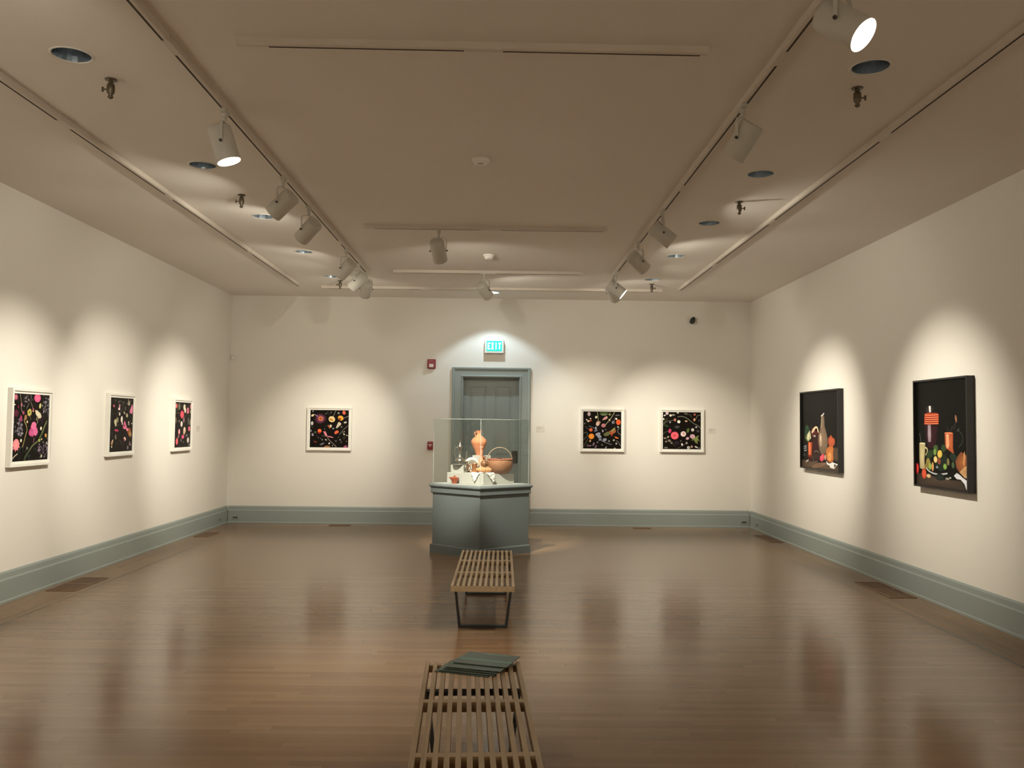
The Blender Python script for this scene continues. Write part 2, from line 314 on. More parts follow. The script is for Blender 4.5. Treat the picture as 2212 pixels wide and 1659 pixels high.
  ['E',0.421,0.911,0.0201,0.0194,23.98985747399307,'4a4248'],['E',0.486,0.908,0.0125,0.0084,-34.314867769773336,'2c282c'],
  ['E',0.372,0.967,0.0164,0.0148,-48.68858104110978,'6a6068'],['E',0.354,0.974,0.0209,0.0125,26.192542759438595,'4a4248'],
  ['E',0.279,0.922,0.0104,0.0077,37.14047447242821,'6a6068'],['E',0.468,0.886,0.0113,0.0098,-18.63486322650464,'6a6068'],
  ['E',0.396,0.918,0.0117,0.0193,19.06419411069082,'8a8088'],['E',0.323,0.953,0.011,0.0095,-43.486028662432375,'2c282c'],
  ['E',0.478,0.93,0.0174,0.0166,-43.397754944892284,'2c282c'],['E',0.477,0.943,0.0134,0.0137,20.466913414090925,'4a4248'],
  ['E',0.316,0.886,0.0219,0.0121,-9.570591883311032,'8a8088'],['E',0.345,0.928,0.0089,0.0083,-31.908051204895216,'6a6068'],
  ['E',0.27,0.964,0.02,0.0133,1.2496012112447517,'2c282c'],['E',0.461,0.986,0.0196,0.0177,35.969431918758005,'4a4248'],
  ['E',0.367,0.882,0.0117,0.014,-13.737451346153627,'6a6068'],['E',0.34,0.888,0.0164,0.0115,-18.32000143366228,'6a6068'],
  ['E',0.472,0.925,0.0192,0.0116,-1.62062260394584,'4a4248'],['E',0.262,0.923,0.0214,0.008,24.05584945824758,'2c282c'],
  ['E',0.479,0.946,0.0149,0.0085,41.60693484419909,'4a4248'],['E',0.471,0.96,0.0119,0.02,6.404761187582132,'6a6068'],
  ['E',0.424,0.906,0.0104,0.0131,-35.07546554597422,'8a8088'],['E',0.323,0.942,0.0227,0.0182,47.6007569746631,'8a8088'],
  ['E',0.521,0.919,0.0135,0.0112,-2.9919174285311954,'6a6068'],['E',0.273,0.898,0.016,0.0098,43.714449926705996,'2c282c'],
  ['E',0.29,0.937,0.0158,0.0144,0.2824495444642281,'4a4248'],['E',0.47,0.908,0.0188,0.016,25.963873643948943,'2c282c'],
  ['E',0.905,0.751,0.0221,0.0114,48.09566191649657,'98929c'],['E',0.991,0.869,0.0123,0.019,-2.5696154333718937,'98929c'],
  ['E',0.84,0.889,0.0137,0.0143,17.36381411375548,'98929c'],['E',0.854,0.759,0.0205,0.0185,-14.995484857012912,'7c7682'],
  ['E',0.979,0.745,0.0245,0.0203,1.8139430447356446,'484250'],['E',0.993,0.919,0.0151,0.019,-21.71418019277932,'5a5460'],
  ['E',0.944,0.73,0.0121,0.018,8.084530023079495,'3a343e'],['E',0.841,0.791,0.0224,0.0114,49.60168155105562,'7c7682'],
  ['E',0.805,0.83,0.019,0.0107,18.59572319726135,'5a5460'],['E',1.014,0.642,0.0121,0.0195,-38.91711658436743,'7c7682'],
  ['E',0.884,0.793,0.0157,0.0125,16.25239969178584,'5a5460'],['E',0.901,0.903,0.0231,0.008,-9.462425148407675,'98929c'],
  ['E',0.98,0.682,0.0201,0.0151,46.437066820310136,'484250'],['E',0.903,0.953,0.0177,0.0123,8.08962381868944,'98929c'],
  ['E',0.96,0.84,0.0219,0.0163,-13.055728027617732,'7c7682'],['E',0.803,0.85,0.0165,0.0105,-36.701695912622,'5a5460'],
  ['E',0.861,0.672,0.0094,0.0093,6.581201342102972,'484250'],['E',0.891,0.872,0.0227,0.0152,-7.07991091036515,'7c7682'],
  ['E',0.884,0.818,0.0201,0.0129,35.49645536672121,'7c7682'],['E',0.903,0.895,0.0243,0.0144,-8.450828477985183,'98929c'],
  ['E',0.987,0.88,0.0238,0.0099,-47.62250771978051,'484250'],['E',0.99,0.902,0.0102,0.0098,-10.761114945111203,'3a343e'],
  ['E',0.889,0.89,0.0236,0.018,-25.433981798500717,'98929c'],['E',0.974,0.733,0.0139,0.0144,49.2483299036558,'484250'],
  ['E',0.923,0.774,0.0208,0.0095,26.03986794205929,'98929c'],['E',0.841,0.737,0.0186,0.0173,-47.338416826474116,'98929c'],
  ['E',0.86,0.724,0.0183,0.0084,-24.757705216684776,'3a343e'],['E',0.921,0.949,0.0199,0.0105,-7.032946662319702,'3a343e'],
  ['E',0.914,0.744,0.0239,0.0163,35.869288378741814,'3a343e'],['E',0.885,0.746,0.0203,0.0195,-3.491533674282188,'5a5460'],
  ['E',0.828,0.984,0.021,0.0154,14.839458302206651,'3a343e'],['E',0.975,0.938,0.0169,0.0151,-0.23180769911272137,'98929c'],
  ['E',0.894,0.837,0.0176,0.0086,23.263427041485357,'98929c'],['E',0.97,0.708,0.0197,0.0084,22.259858570498352,'5a5460'],
  ['E',1.01,0.741,0.0103,0.0189,-28.076789070251962,'5a5460'],['E',0.928,0.94,0.0139,0.0198,-35.02699942656916,'484250'],
  ['E',0.82,0.704,0.0104,0.0107,5.551105818312394,'3a343e'],['E',0.939,0.889,0.0182,0.0095,-10.146948785739305,'484250'],
  ['E',0.799,0.833,0.014,0.0156,-1.0420237828769672,'98929c'],['E',0.976,0.94,0.0141,0.0154,17.794715244951917,'98929c'],
  ['E',0.985,0.792,0.0191,0.0114,5.167529907548641,'98929c'],['E',0.96,0.888,0.0244,0.0184,36.350263186703714,'3a343e'],
  ['E',0.185,0.589,0.0183,0.0155,-41.47566439716106,'4c4654'],['E',0.029,0.602,0.0163,0.0104,37.69266490834619,'342e38'],
  ['E',0.238,0.607,0.0159,0.0142,-11.538055499151959,'6e6878'],['E',0.239,0.528,0.0195,0.0168,-41.62228705533039,'342e38'],
  ['E',0.204,0.599,0.0171,0.0119,-26.49811559185229,'86808c'],['E',0.241,0.461,0.0195,0.0122,22.27225216560103,'86808c'],
  ['E',0.174,0.438,0.0144,0.0179,1.7491214248169769,'6e6878'],['E',0.189,0.537,0.0099,0.008,-29.75924820035818,'4c4654'],
  ['E',0.138,0.406,0.0174,0.0118,-7.301231868426086,'86808c'],['E',0.229,0.482,0.0145,0.0133,-40.02515510350323,'6e6878'],
  ['E',0.163,0.615,0.0203,0.0181,-3.033992534790997,'86808c'],['E',0.046,0.436,0.0184,0.0156,-46.68469393101638,'4c4654'],
  ['E',0.1,0.451,0.0127,0.0082,-47.82575095160772,'342e38'],['E',0.134,0.404,0.0101,0.0156,-20.889933069140966,'6e6878'],
  ['E',0.182,0.593,0.0113,0.0079,-26.952752726920515,'4c4654'],['E',0.169,0.412,0.0181,0.0158,-31.552378484579215,'86808c'],
  ['E',0.085,0.456,0.0181,0.0095,-25.946684050824143,'6e6878'],['E',0.242,0.475,0.0145,0.0195,-49.37273155010171,'4c4654'],
  ['E',0.125,0.468,0.0107,0.008,33.55383276164946,'86808c'],['E',0.243,0.458,0.0119,0.0174,-40.8053339006482,'342e38'],
  ['E',0.022,0.574,0.009,0.0123,-43.98612525470475,'86808c'],['E',0.213,0.524,0.0173,0.0182,45.01357001932314,'6e6878'],
  ['E',0.057,0.51,0.0138,0.0139,-41.56402503927481,'86808c'],['E',0.196,0.612,0.022,0.0096,-42.462883251334105,'6e6878'],
  ['E',0.162,0.526,0.0134,0.0127,26.8119941477691,'6e6878'],['E',0.195,0.411,0.0127,0.013,32.641572504998905,'6e6878'],
  ['E',0.14,0.599,0.015,0.017,-23.651913688005756,'342e38'],['E',0.082,0.601,0.0095,0.0105,-41.56752839773215,'342e38'],
  ['E',0.249,0.47,0.0124,0.0136,-25.122345948196124,'6e6878'],['E',0.211,0.418,0.0207,0.0085,26.945694769866364,'342e38'],
  ['E',0.195,0.498,0.0208,0.0155,25.971870967405465,'4c4654'],['E',0.125,0.435,0.0173,0.0191,22.802018409369154,'342e38'],
  ['E',0.083,0.437,0.0135,0.0091,-43.40711213168156,'6e6878'],['E',0.047,0.513,0.0127,0.0079,4.2389793424217,'4c4654'],
  ['E',0.112,0.562,0.0102,0.0119,35.97981501979234,'9a94a0'],['E',0.146,0.488,0.0134,0.0116,-48.75540870182577,'9a94a0'],
  ['E',0.212,0.553,0.0158,0.0097,20.943433153653913,'5c5664'],['E',0.222,0.486,0.0145,0.0117,-5.416997585451924,'9a94a0'],
  ['E',0.179,0.486,0.0145,0.0169,43.62962704940631,'5c5664'],['E',0.254,0.454,0.01,0.0176,-8.054271574692308,'9a94a0'],
  ['E',0.137,0.572,0.0208,0.0104,20.505678565643123,'5c5664'],['E',0.166,0.53,0.0123,0.01,6.243253138530449,'5c5664'],
  ['E',0.227,0.417,0.0136,0.0174,31.423141794220044,'9a94a0'],['E',0.201,0.493,0.0105,0.0177,-0.9886992114984139,'9a94a0'],
  ['E',0.126,0.494,0.0187,0.011,42.08741649934427,'5c5664'],['E',0.182,0.479,0.0158,0.0087,-30.101813095483678,'9a94a0'],
  ['E',0.131,0.453,0.0169,0.0174,-47.77824929561893,'9a94a0'],['E',0.201,0.471,0.0154,0.0142,19.06104639105847,'5c5664'],
  ['E',0.259,0.41,0.0214,0.0161,17.01757912422096,'9a94a0'],['E',0.226,0.5,0.0167,0.0159,2.2208222797419523,'5c5664'],
  ['E',0.148,0.567,0.019,0.015,36.292757659861934,'5c5664'],['E',0.164,0.389,0.0122,0.0162,-42.79669818446648,'9a94a0'],
  ['E',0.216,0.383,0.0209,0.016,33.82546077086623,'9a94a0'],['E',0.177,0.554,0.0102,0.0117,28.56810729500519,'5c5664'],
  ['E',0.163,0.571,0.0138,0.0097,15.309344625722147,'9a94a0'],['E',0.246,0.45,0.0139,0.0089,18.87868262028894,'5c5664'],
  ['E',0.144,0.552,0.0125,0.0172,29.717333333323808,'9a94a0'],['E',0.237,0.539,0.0173,0.017,-27.535126614665284,'9a94a0'],
  ['E',0.87,0.108,0.019,0.0149,-9.298038172089328,'7c6c80'],['E',0.828,0.129,0.0228,0.0118,-21.92513414887739,'44384a'],
  ['E',0.755,0.233,0.0109,0.015,10.344809713495053,'7c6c80'],['E',0.828,0.171,0.0109,0.0179,-16.98553209832047,'5c5060'],
  ['E',0.727,0.141,0.0215,0.0199,-18.15537051159055,'907c90'],['E',0.896,0.045,0.0129,0.0168,34.07192960219146,'907c90'],
  ['E',0.938,0.235,0.0197,0.0094,-16.42639923694994,'44384a'],['E',0.876,0.215,0.0208,0.0173,31.636794484845026,'7c6c80'],
  ['E',0.915,0.045,0.0239,0.0159,46.5095936286786,'5c5060'],['E',0.816,0.071,0.0122,0.012,-32.71276618639094,'5c5060'],
  ['E',0.784,0.046,0.0162,0.008,48.03565487048445,'44384a'],['E',0.739,0.239,0.0148,0.0122,24.2426068128605,'907c90'],
  ['E',0.926,0.086,0.0139,0.0095,-2.0986348397593133,'44384a'],['E',0.915,0.195,0.0146,0.0098,40.57316221204486,'5c5060'],
  ['E',0.867,0.176,0.0144,0.0187,1.924382472329711,'5c5060'],['E',0.778,0.037,0.0133,0.017,-35.41657978963837,'5c5060'],
  ['E',0.863,0.148,0.0121,0.0187,35.54845447384726,'7c6c80'],['E',0.733,0.168,0.0212,0.0079,26.591067121037057,'44384a'],
  ['E',0.93,0.231,0.018,0.0202,36.81507000086323,'5c5060'],['E',0.72,0.196,0.0235,0.0134,-2.811085790985125,'5c5060'],
  ['E',0.98,0.11,0.0223,0.014,-47.75018613562326,'7c6c80'],['E',0.823,0.078,0.0158,0.0154,40.23580302373824,'5c5060'],
  ['E',0.768,0.153,0.02,0.0182,32.36483769542207,'907c90'],['E',0.965,0.156,0.0247,0.0177,39.17792911709702,'7c6c80'],
  ['E',0.789,0.2,0.0217,0.0089,-13.050086634831771,'907c90'],['E',0.824,0.182,0.0163,0.0116,16.650657827685393,'5c5060'],
  ['E',0.929,0.078,0.0106,0.0168,-46.408514754918976,'907c90'],['E',0.953,0.194,0.0098,0.0186,46.07764729683315,'907c90'],
  ['E',0.744,0.192,0.0228,0.0197,-46.889997262971775,'7c6c80'],['E',0.931,0.218,0.0115,0.0163,-16.585806924711335,'7c6c80'],
  ['E',0.752,0.134,0.0236,0.0167,-40.9937469038051,'5c5060'],['E',0.738,0.158,0.0137,0.0193,4.756642566399137,'907c90'],
  ['E',0.977,0.184,0.0182,0.0114,4.535597572200466,'907c90'],['E',0.747,0.142,0.0196,0.008,27.1131181801277,'907c90'],
  ['E',0.777,0.092,0.0128,0.0118,30.439179018548458,'7c6c80'],['E',0.719,0.162,0.0143,0.0081,-20.22556331784867,'907c90'],
  ['E',0.154,0.185,0.0208,0.0144,-22.434409921483155,'1c2422'],['E',0.703,0.132,0.0116,0.0196,-42.26180937538769,'1c2422'],
  ['E',0.127,0.169,0.0168,0.0087,1.3404967629987325,'3c4a48'],['E',0.599,0.169,0.0141,0.014,6.591816667247905,'34403c'],
  ['E',0.434,0.193,0.0193,0.0092,38.52134804709854,'3c4a48'],['E',0.689,0.141,0.0132,0.0177,24.115766677533117,'3c4a48'],
  ['E',0.241,0.202,0.0121,0.0096,28.91961205431548,'3c4a48'],['E',0.461,0.025,0.0218,0.018,9.387655658499916,'26302c'],
  ['E',0.648,0.123,0.0109,0.0135,19.37382655147536,'1c2422'],['E',0.509,0.069,0.0093,0.0128,-8.740157841801036,'1c2422'],
  ['E',0.464,0.156,0.0223,0.0091,-43.595902830954955,'26302c'],['E',0.127,0.07,0.0125,0.0139,4.110938102651353,'26302c'],
  ['E',0.688,0.056,0.0131,0.0129,-19.469532922914823,'1c2422'],['E',0.269,0.206,0.0191,0.0139,40.19666798266611,'1c2422'],
  ['E',0.329,0.074,0.0218,0.0115,11.171480421160751,'1c2422'],['E',0.149,0.14,0.0095,0.0127,12.161620347325098,'1c2422'],
  ['E',0.197,0.181,0.0152,0.0159,-5.284778076898164,'3c4a48'],['E',0.652,0.166,0.013,0.014,3.6114848784548172,'34403c'],
  ['E',0.436,0.069,0.0147,0.0174,33.59299250953433,'3c4a48'],['E',0.467,0.161,0.0149,0.0182,1.6253816072624403,'1c2422'],
  ['E',0.481,0.072,0.0225,0.0092,26.988181554170836,'3c4a48'],['E',0.16,0.039,0.0123,0.0167,-32.11629536014657,'1c2422'],
  ['E',0.198,0.142,0.019,0.0088,35.77916050651079,'26302c'],['E',0.282,0.148,0.0133,0.0198,-9.14530674910835,'26302c'],
  ['E',0.274,0.17,0.0216,0.0173,39.634313403144105,'1c2422'],['E',0.159,0.128,0.0115,0.0079,6.49729113366044,'3c4a48'],
  ['E',0.496,0.063,0.0135,0.0122,-42.421888212768756,'1c2422'],['E',0.163,0.058,0.01,0.0141,-41.62960003711517,'1c2422'],
  ['E',0.358,0.15,0.0164,0.0196,-7.212654472027523,'34403c'],['E',0.645,-0.004,0.011,0.016,-31.914497972480284,'34403c'],
  ['E',0.656,0.57,0.0169,0.0096,-44.642023849489746,'3c2c40'],['E',0.648,0.61,0.0208,0.0158,-24.420100238816445,'2e2232'],
  ['E',0.779,0.657,0.0163,0.0175,10.486361457662376,'2e2232'],['E',0.735,0.625,0.0233,0.0176,-5.478762837116427,'2e2232'],
  ['E',0.591,0.67,0.0103,0.0134,11.962744194243328,'2e2232'],['E',0.799,0.621,0.0138,0.0192,12.772450116477316,'2e2232'],
  ['E',0.72,0.61,0.0123,0.0082,7.761253857400476,'3c2c40'],['E',0.749,0.62,0.0222,0.0195,-21.792966421408057,'3c2c40'],
  ['E',0.57,0.651,0.0166,0.0115,-12.957327830508568,'2e2232'],['E',0.639,0.666,0.023,0.0083,-1.2515366497254377,'2e2232'],
  ['E',0.653,0.563,0.0188,0.0131,33.76705690581751,'3c2c40'],['E',0.66,0.582,0.0165,0.0168,11.437605164257548,'2e2232'],
  ['E',0.602,0.619,0.0091,0.0177,27.150620122027817,'3c2c40'],['E',0.568,0.613,0.0159,0.0093,-29.742596172552272,'2e2232'],
  ['E',0.812,0.66,0.0217,0.0162,-11.509655849903368,'2e2232'],['E',0.756,0.552,0.0123,0.0109,-43.30591951056455,'3c2c40'],
  ['E',0.684,0.649,0.02,0.0126,9.675202929237457,'3c2c40'],['E',0.796,0.583,0.0226,0.0147,-49.73515186648585,'3c2c40'],
  ['E',0.848,0.276,0.0114,0.0054,-4.190292291974487,'a8a498'],['E',0.981,0.255,0.0079,0.0053,26.925950344849255,'a8a498'],
  ['E',0.972,0.25,0.0112,0.0103,11.735865626020669,'c8c4b8'],['E',0.942,0.257,0.0095,0.011,19.643863543836574,'c8c4b8'],
  ['E',0.855,0.262,0.0063,0.0062,-49.67060831672189,'a8a498'],['E',0.848,0.27,0.0121,0.0073,27.18410339459507,'c8c4b8'],
  ['E',0.981,0.247,0.0074,0.0074,-4.900181183724747,'a8a498'],['E',0.991,0.263,0.0097,0.0061,18.754327938174313,'a8a498'],
  ['E',0.961,0.24,0.0127,0.0099,-8.390761297971153,'a8a498'],['E',0.954,0.267,0.0101,0.0094,36.694609947050424,'c8c4b8'],
  ['E',0.046,0.945,0.0503,0.0452,0,'9e4a60','d08898'],['E',0.64,0.948,0.0943,0.066,0,'e4608c','f07aa4'],
  ['S',0.0136,'8a8276',[(0.155,0.997),(0.179,0.922),(0.194,0.846),(0.2,0.77),(0.239,0.717)]],['E',0.202,0.834,0.0257,0.0259,0,'b06a78'],
  ['E',0.261,0.717,0.0288,0.0275,0,'a04864'],['E',0.119,0.803,0.0197,0.0272,25,'6a2438'],['E',0.063,0.708,0.0671,0.0527,0,'4c1c2c','5c2438'],
  ['E',0.202,0.633,0.0342,0.0471,10,'8c3058','a84878'],
  ['P','b8a05c',[(0.367,0.753),(0.424,0.78),(0.461,0.777),(0.486,0.742),(0.482,0.696),(0.432,0.664),(0.38,0.679),(0.367,0.718)],'c8cc60'],
  ['E',0.428,0.726,0.0206,0.017,0,'5c6424'],['S',0.0106,'7c7a60',[(0.444,0.664),(0.473,0.618)]],
  ['S',0.0151,'7e6e64',[(0.462,0.874),(0.495,0.82),(0.528,0.774)]],['E',0.529,0.766,0.0239,0.0265,-20,'a85868'],
  ['E',0.528,0.743,0.0209,0.0109,0,'d8b080'],
  ['P','d8ccac',[(0.582,0.759),(0.635,0.763),(0.745,0.713),(0.771,0.674),(0.766,0.646),(0.69,0.634),(0.657,0.665),(0.61,0.689)],'e8dfc4'],
  ['S',0.0136,'c0b088',[(0.649,0.665),(0.623,0.61)]],['S',0.0136,'b0a078',[(0.68,0.658),(0.657,0.563)]],
  ['E',0.722,0.828,0.0307,0.0426,-20,'b8b870','d8d8a0'],['S',0.0151,'6e6c60',[(0.41,0.865),(0.376,0.826),(0.336,0.779)]],
  ['F',0.551,0.462,0.1423,0.1257,9,0.5,0,'d05c90','e878a8'],['E',0.561,0.532,0.072,0.0514,0,'ee80ac','e070a0'],
  ['E',0.509,0.416,0.0893,0.0543,0,'c04c84','d4689a'],['E',0.613,0.431,0.0665,0.0563,0,'e070a4'],['S',0.0151,'a06070',[(0.582,0.345),(0.565,0.268)]],
  ['F',0.089,0.241,0.1232,0.1125,9,0.6,0,'e87888','f49aa0'],['E',0.096,0.249,0.0813,0.0828,0,'f28c94','f5a0a0'],
  ['S',0.0242,'8a7c50',[(0.315,0.671),(0.291,0.602),(0.339,0.541),(0.373,0.464),(0.342,0.388),(0.305,0.297),(0.262,0.206)]],
  ['E',0.324,0.648,0.0348,0.0429,0,'9a7050'],['E',0.372,0.583,0.0205,0.02,0,'d8c49c'],
  ['S',0.0393,'4c5c38',[(0.941,0.603),(0.869,0.507),(0.806,0.412),(0.727,0.327)]],['S',0.0212,'7a8058',[(0.926,0.595),(0.861,0.507),(0.798,0.409)]],
  ['E',0.729,0.299,0.0368,0.0236,0,'a8a860'],['E',0.797,0.318,0.0217,0.0142,0,'c8c890'],
  ['S',0.0333,'46523a',[(0.699,0.288),(0.553,0.229),(0.44,0.14),(0.358,0.066),(0.319,0.007)]],
  ['S',0.0136,'7a7a54',[(0.669,0.281),(0.538,0.222),(0.469,0.154)]],['E',0.918,0.375,0.0315,0.0303,10,'c89850'],
  ['S',0.0091,'7a7454',[(0.936,0.347),(0.986,0.306)]],['E',0.77,0.484,0.0278,0.0269,25,'ece8cc'],['E',0.219,0.306,0.0228,0.0243,-15,'ece4cc'],
  ['E',0.808,0.057,0.0248,0.0237,0,'c8c4a4'],['E',0.39,0.187,0.0175,0.0231,0,'8a887c'],
  ['S',0.0182,'b8b49c',[(0.141,0.112),(0.073,0.084),(0.007,0.042)]],['E',0.019,0.834,0.0195,0.009,0,'f0e8d4'],
  ['E',0.268,0.818,0.0173,0.0138,0,'78747c'],
 ],
 'LB': [
  ['E',0.208,0.475,0.0385,0.0177,-40.529270687279926,'20241e'],['E',0.461,0.198,0.033,0.0139,4.4190571821349,'3c3438'],
  ['E',0.969,0.257,0.0375,0.0209,32.865886266536705,'2a2428'],['E',0.757,0.121,0.0297,0.0184,48.82027958220502,'20241e'],
  ['E',0.406,0.132,0.0215,0.0227,38.6098540713826,'2a2428'],['E',0.608,0.467,0.0191,0.0196,-5.967095510602469,'2c2c26'],
  ['E',0.224,0.703,0.0378,0.0111,3.6969166130347872,'38362e'],['E',0.117,0.361,0.0223,0.0113,-17.47212305121412,'38362e'],
  ['E',0.357,0.162,0.0373,0.0167,17.773064806568925,'2c2c26'],['E',0.96,0.11,0.0396,0.0304,18.154591050991556,'2c2c26'],
  ['E',0.066,0.496,0.0268,0.0193,-34.88465366945124,'2a2428'],['E',0.619,0.432,0.0445,0.0216,38.10018993189557,'2c2c26'],
  ['E',0.551,0.92,0.0254,0.0191,-34.02672682271616,'3c3438'],['E',0.096,0.658,0.0191,0.0246,-3.838114943346092,'2c2c26'],
  ['E',0.826,0.505,0.0151,0.0323,20.037885659724836,'2c2c26'],['E',0.626,0.121,0.0235,0.0204,38.95294703723344,'20241e'],
  ['E',0.353,0.499,0.0393,0.0225,-4.855680903066649,'38362e'],['E',0.604,0.596,0.0272,0.0128,-6.092577187147832,'2c2c26'],
  ['E',0.302,0.636,0.0316,0.0228,-32.46405794520535,'3c3438'],['E',0.144,0.693,0.03,0.0226,19.98145200702224,'2c2c26'],
  ['E',0.056,0.904,0.0314,0.0157,15.652043545202574,'2c2c26'],['E',0.418,0.702,0.0349,0.0216,49.6806342229615,'20241e'],
  ['E',0.881,0.161,0.0344,0.0297,-32.26099881121111,'3c3438'],['E',1.029,0.148,0.0173,0.0204,-22.662915758423864,'2a2428'],
  ['E',0.981,0.059,0.0272,0.0301,49.69975595520289,'38362e'],['E',0.186,0.221,0.0294,0.0176,-31.888473649785887,'3c3438'],
  ['E',0.051,0.335,0.0221,0.0138,-34.44197741347125,'20241e'],['E',0.483,0.875,0.0253,0.0141,-30.6453468956135,'3c3438'],
  ['E',0.254,0.507,0.0308,0.0209,40.09338774780268,'20241e'],['E',0.3,0.661,0.0319,0.0132,43.41573716151204,'2c2c26'],
  ['E',0.171,0.952,0.0273,0.0141,42.12308989780013,'2a2428'],['E',0.76,0.777,0.0286,0.0106,-37.79868948533852,'38362e'],
  ['E',0.143,0.323,0.0165,0.0296,13.435971818776324,'20241e'],['E',0.949,0.165,0.0401,0.016,-33.09032486599869,'2a2428'],
  ['E',0.304,0.611,0.0205,0.0312,33.83326829261131,'2a2428'],['E',0.448,0.764,0.0151,0.0265,25.59183307868375,'20241e'],
  ['E',0.244,0.349,0.016,0.0204,18.764853671164587,'2c2c26'],['E',0.426,0.873,0.0158,0.0152,-13.185267715795725,'20241e'],
  ['E',0.516,0.176,0.0369,0.0233,-17.779393850414934,'3c3438'],['E',0.339,0.729,0.0198,0.0285,8.396211486501635,'3c3438'],
  ['E',0.126,0.974,0.0304,0.0145,-49.44570022511993,'2a2428'],['E',0.088,0.758,0.0242,0.0238,-28.228551684526558,'38362e'],
  ['E',0.254,0.103,0.0167,0.0229,20.489514498414636,'20241e'],['E',0.519,0.142,0.0333,0.0255,-42.09356934072427,'38362e'],
  ['E',0.613,0.209,0.0343,0.0253,13.982788731590432,'20241e'],['E',0.477,0.483,0.0397,0.0166,5.976450566364264,'20241e'],
  ['E',0.199,0.233,0.0245,0.0283,35.195159614851406,'20241e'],['E',0.61,0.862,0.0278,0.0225,-30.52581567950763,'2c2c26'],
  ['E',0.638,0.167,0.0429,0.014,4.627468460131077,'38362e'],['E',0.251,0.831,0.0252,0.0299,-42.06002083436281,'2a2428'],
  ['S',0.0112,'6e6a68',[(0.378,0.944),(0.462,0.933),(0.532,0.885),(0.547,0.813),(0.513,0.772),(0.45,0.747)]],
  ['E',0.159,0.845,0.0323,0.0269,0,'c05068','d87888'],['E',0.399,0.847,0.0295,0.0402,0,'c890a0'],['E',0.381,0.795,0.0442,0.0257,0,'f0d0d0','fae4e0'],
  ['S',0.015,'8a8474',[(0.899,0.965),(0.805,0.922),(0.711,0.896)]],
  ['P','a8a088',[(0.769,1.0),(0.802,0.955),(0.865,0.906),(0.81,0.864),(0.751,0.88),(0.766,0.93)]],['E',0.808,0.889,0.0465,0.0247,0,'b0a890'],
  ['P','e880a8',[(0.935,0.891),(0.977,0.866),(0.985,0.775),(0.952,0.7),(0.902,0.716),(0.845,0.733),(0.875,0.799),(0.91,0.841)],'f09abc'],
  ['E',0.408,0.699,0.0296,0.0322,-10,'e8dccc'],['E',0.612,0.723,0.0417,0.0196,-30,'c4b098'],['E',0.731,0.675,0.0461,0.0394,-30,'a8a078','c8c4a0'],
  ['S',0.0112,'60584c',[(0.812,0.848),(0.825,0.699)]],['E',0.652,0.805,0.0266,0.0425,-18,'6a5c5c'],
  ['E',0.238,0.555,0.0507,0.0479,10,'c4b898','d8d0b0'],['E',0.317,0.586,0.0475,0.0497,-10,'9a9470'],['E',0.26,0.507,0.0327,0.04,0,'d8ccac'],
  ['E',0.506,0.602,0.0449,0.0584,-8,'f0e0d4','f6ece0'],['E',0.535,0.528,0.0263,0.0358,0,'e8c8c8'],
  ['P','e878a0',[(0.634,0.581),(0.676,0.535),(0.741,0.453),(0.725,0.416),(0.658,0.413),(0.562,0.435),(0.594,0.503)],'f090b4'],
  ['E',0.637,0.483,0.0266,0.0245,0,'9a2850'],['E',0.297,0.394,0.0876,0.0209,-5,'c84870','a83058'],
  ['E',0.855,0.368,0.0819,0.0746,-10,'8c4c30','a86844'],['E',0.898,0.318,0.0588,0.0499,0,'b88858'],
  ['E',0.764,0.407,0.0502,0.0313,0,'f08898','f8a0a8'],['E',0.817,0.53,0.0233,0.0413,20,'dcd8cc'],['E',0.953,0.521,0.0276,0.0133,0,'d8d4cc'],
  ['S',0.0112,'5c5850',[(0.932,0.592),(0.84,0.534),(0.766,0.494)]],['E',0.665,0.233,0.0534,0.0328,-20,'f0c8b8','f8dcd0'],
  ['E',0.638,0.217,0.0304,0.0197,0,'a04050'],['E',0.271,0.271,0.0291,0.0449,20,'8c8478'],['S',0.0112,'4c4440',[(0.33,0.329),(0.263,0.259)]],
  ['E',0.119,0.163,0.0393,0.0445,-15,'a87c5c','c49c78'],['E',0.151,0.202,0.0215,0.0271,10,'d8ccb4'],['E',0.116,0.096,0.0214,0.0207,0,'d8d4bc'],
  ['E',0.885,0.144,0.0235,0.0416,-20,'8c6c74'],['E',0.805,0.064,0.0388,0.0365,15,'8a7c80'],['E',0.916,0.118,0.0196,0.02,0,'c0a8b0'],
  ['E',0.222,0.953,0.0253,0.0302,0,'4c4c40'],['E',0.352,0.923,0.022,0.0192,0,'8a7478'],['E',0.585,0.919,0.0264,0.0162,0,'6c6858'],
  ['S',0.015,'3a4034',[(0.093,0.777),(0.079,0.635),(0.054,0.509)]],['S',0.0093,'44403c',[(0.825,0.699),(0.929,0.633),(0.992,0.583)]],
  ['S',0.0093,'3c3834',[(0.084,0.366),(0.153,0.285),(0.27,0.187),(0.265,0.027)]],['S',0.0093,'5c3c40',[(0.64,0.192),(0.609,0.111),(0.557,0.064)]],
 ],
 'LC': [
  ['E',0.253,0.873,0.0252,0.0247,44.33973676047887,'3a3440'],['E',0.398,0.732,0.0351,0.0219,-35.054943408028336,'3a3440'],
  ['E',0.898,0.935,0.0589,0.0203,9.821707788352022,'34302a'],['E',0.499,0.334,0.0292,0.0268,-13.219609535191623,'26301e'],
  ['E',0.815,0.315,0.0231,0.0195,32.589706561996394,'34302a'],['E',0.572,0.211,0.0429,0.0167,48.06640761105939,'3a3440'],
  ['E',0.473,0.47,0.0452,0.0289,-3.1857755175439877,'3a3440'],['E',0.427,0.428,0.0559,0.0177,21.401295975134843,'34302a'],
  ['E',0.089,0.229,0.0405,0.0226,28.956975051364466,'34302a'],['E',0.013,0.306,0.0413,0.0128,-38.81402551910914,'2c3424'],
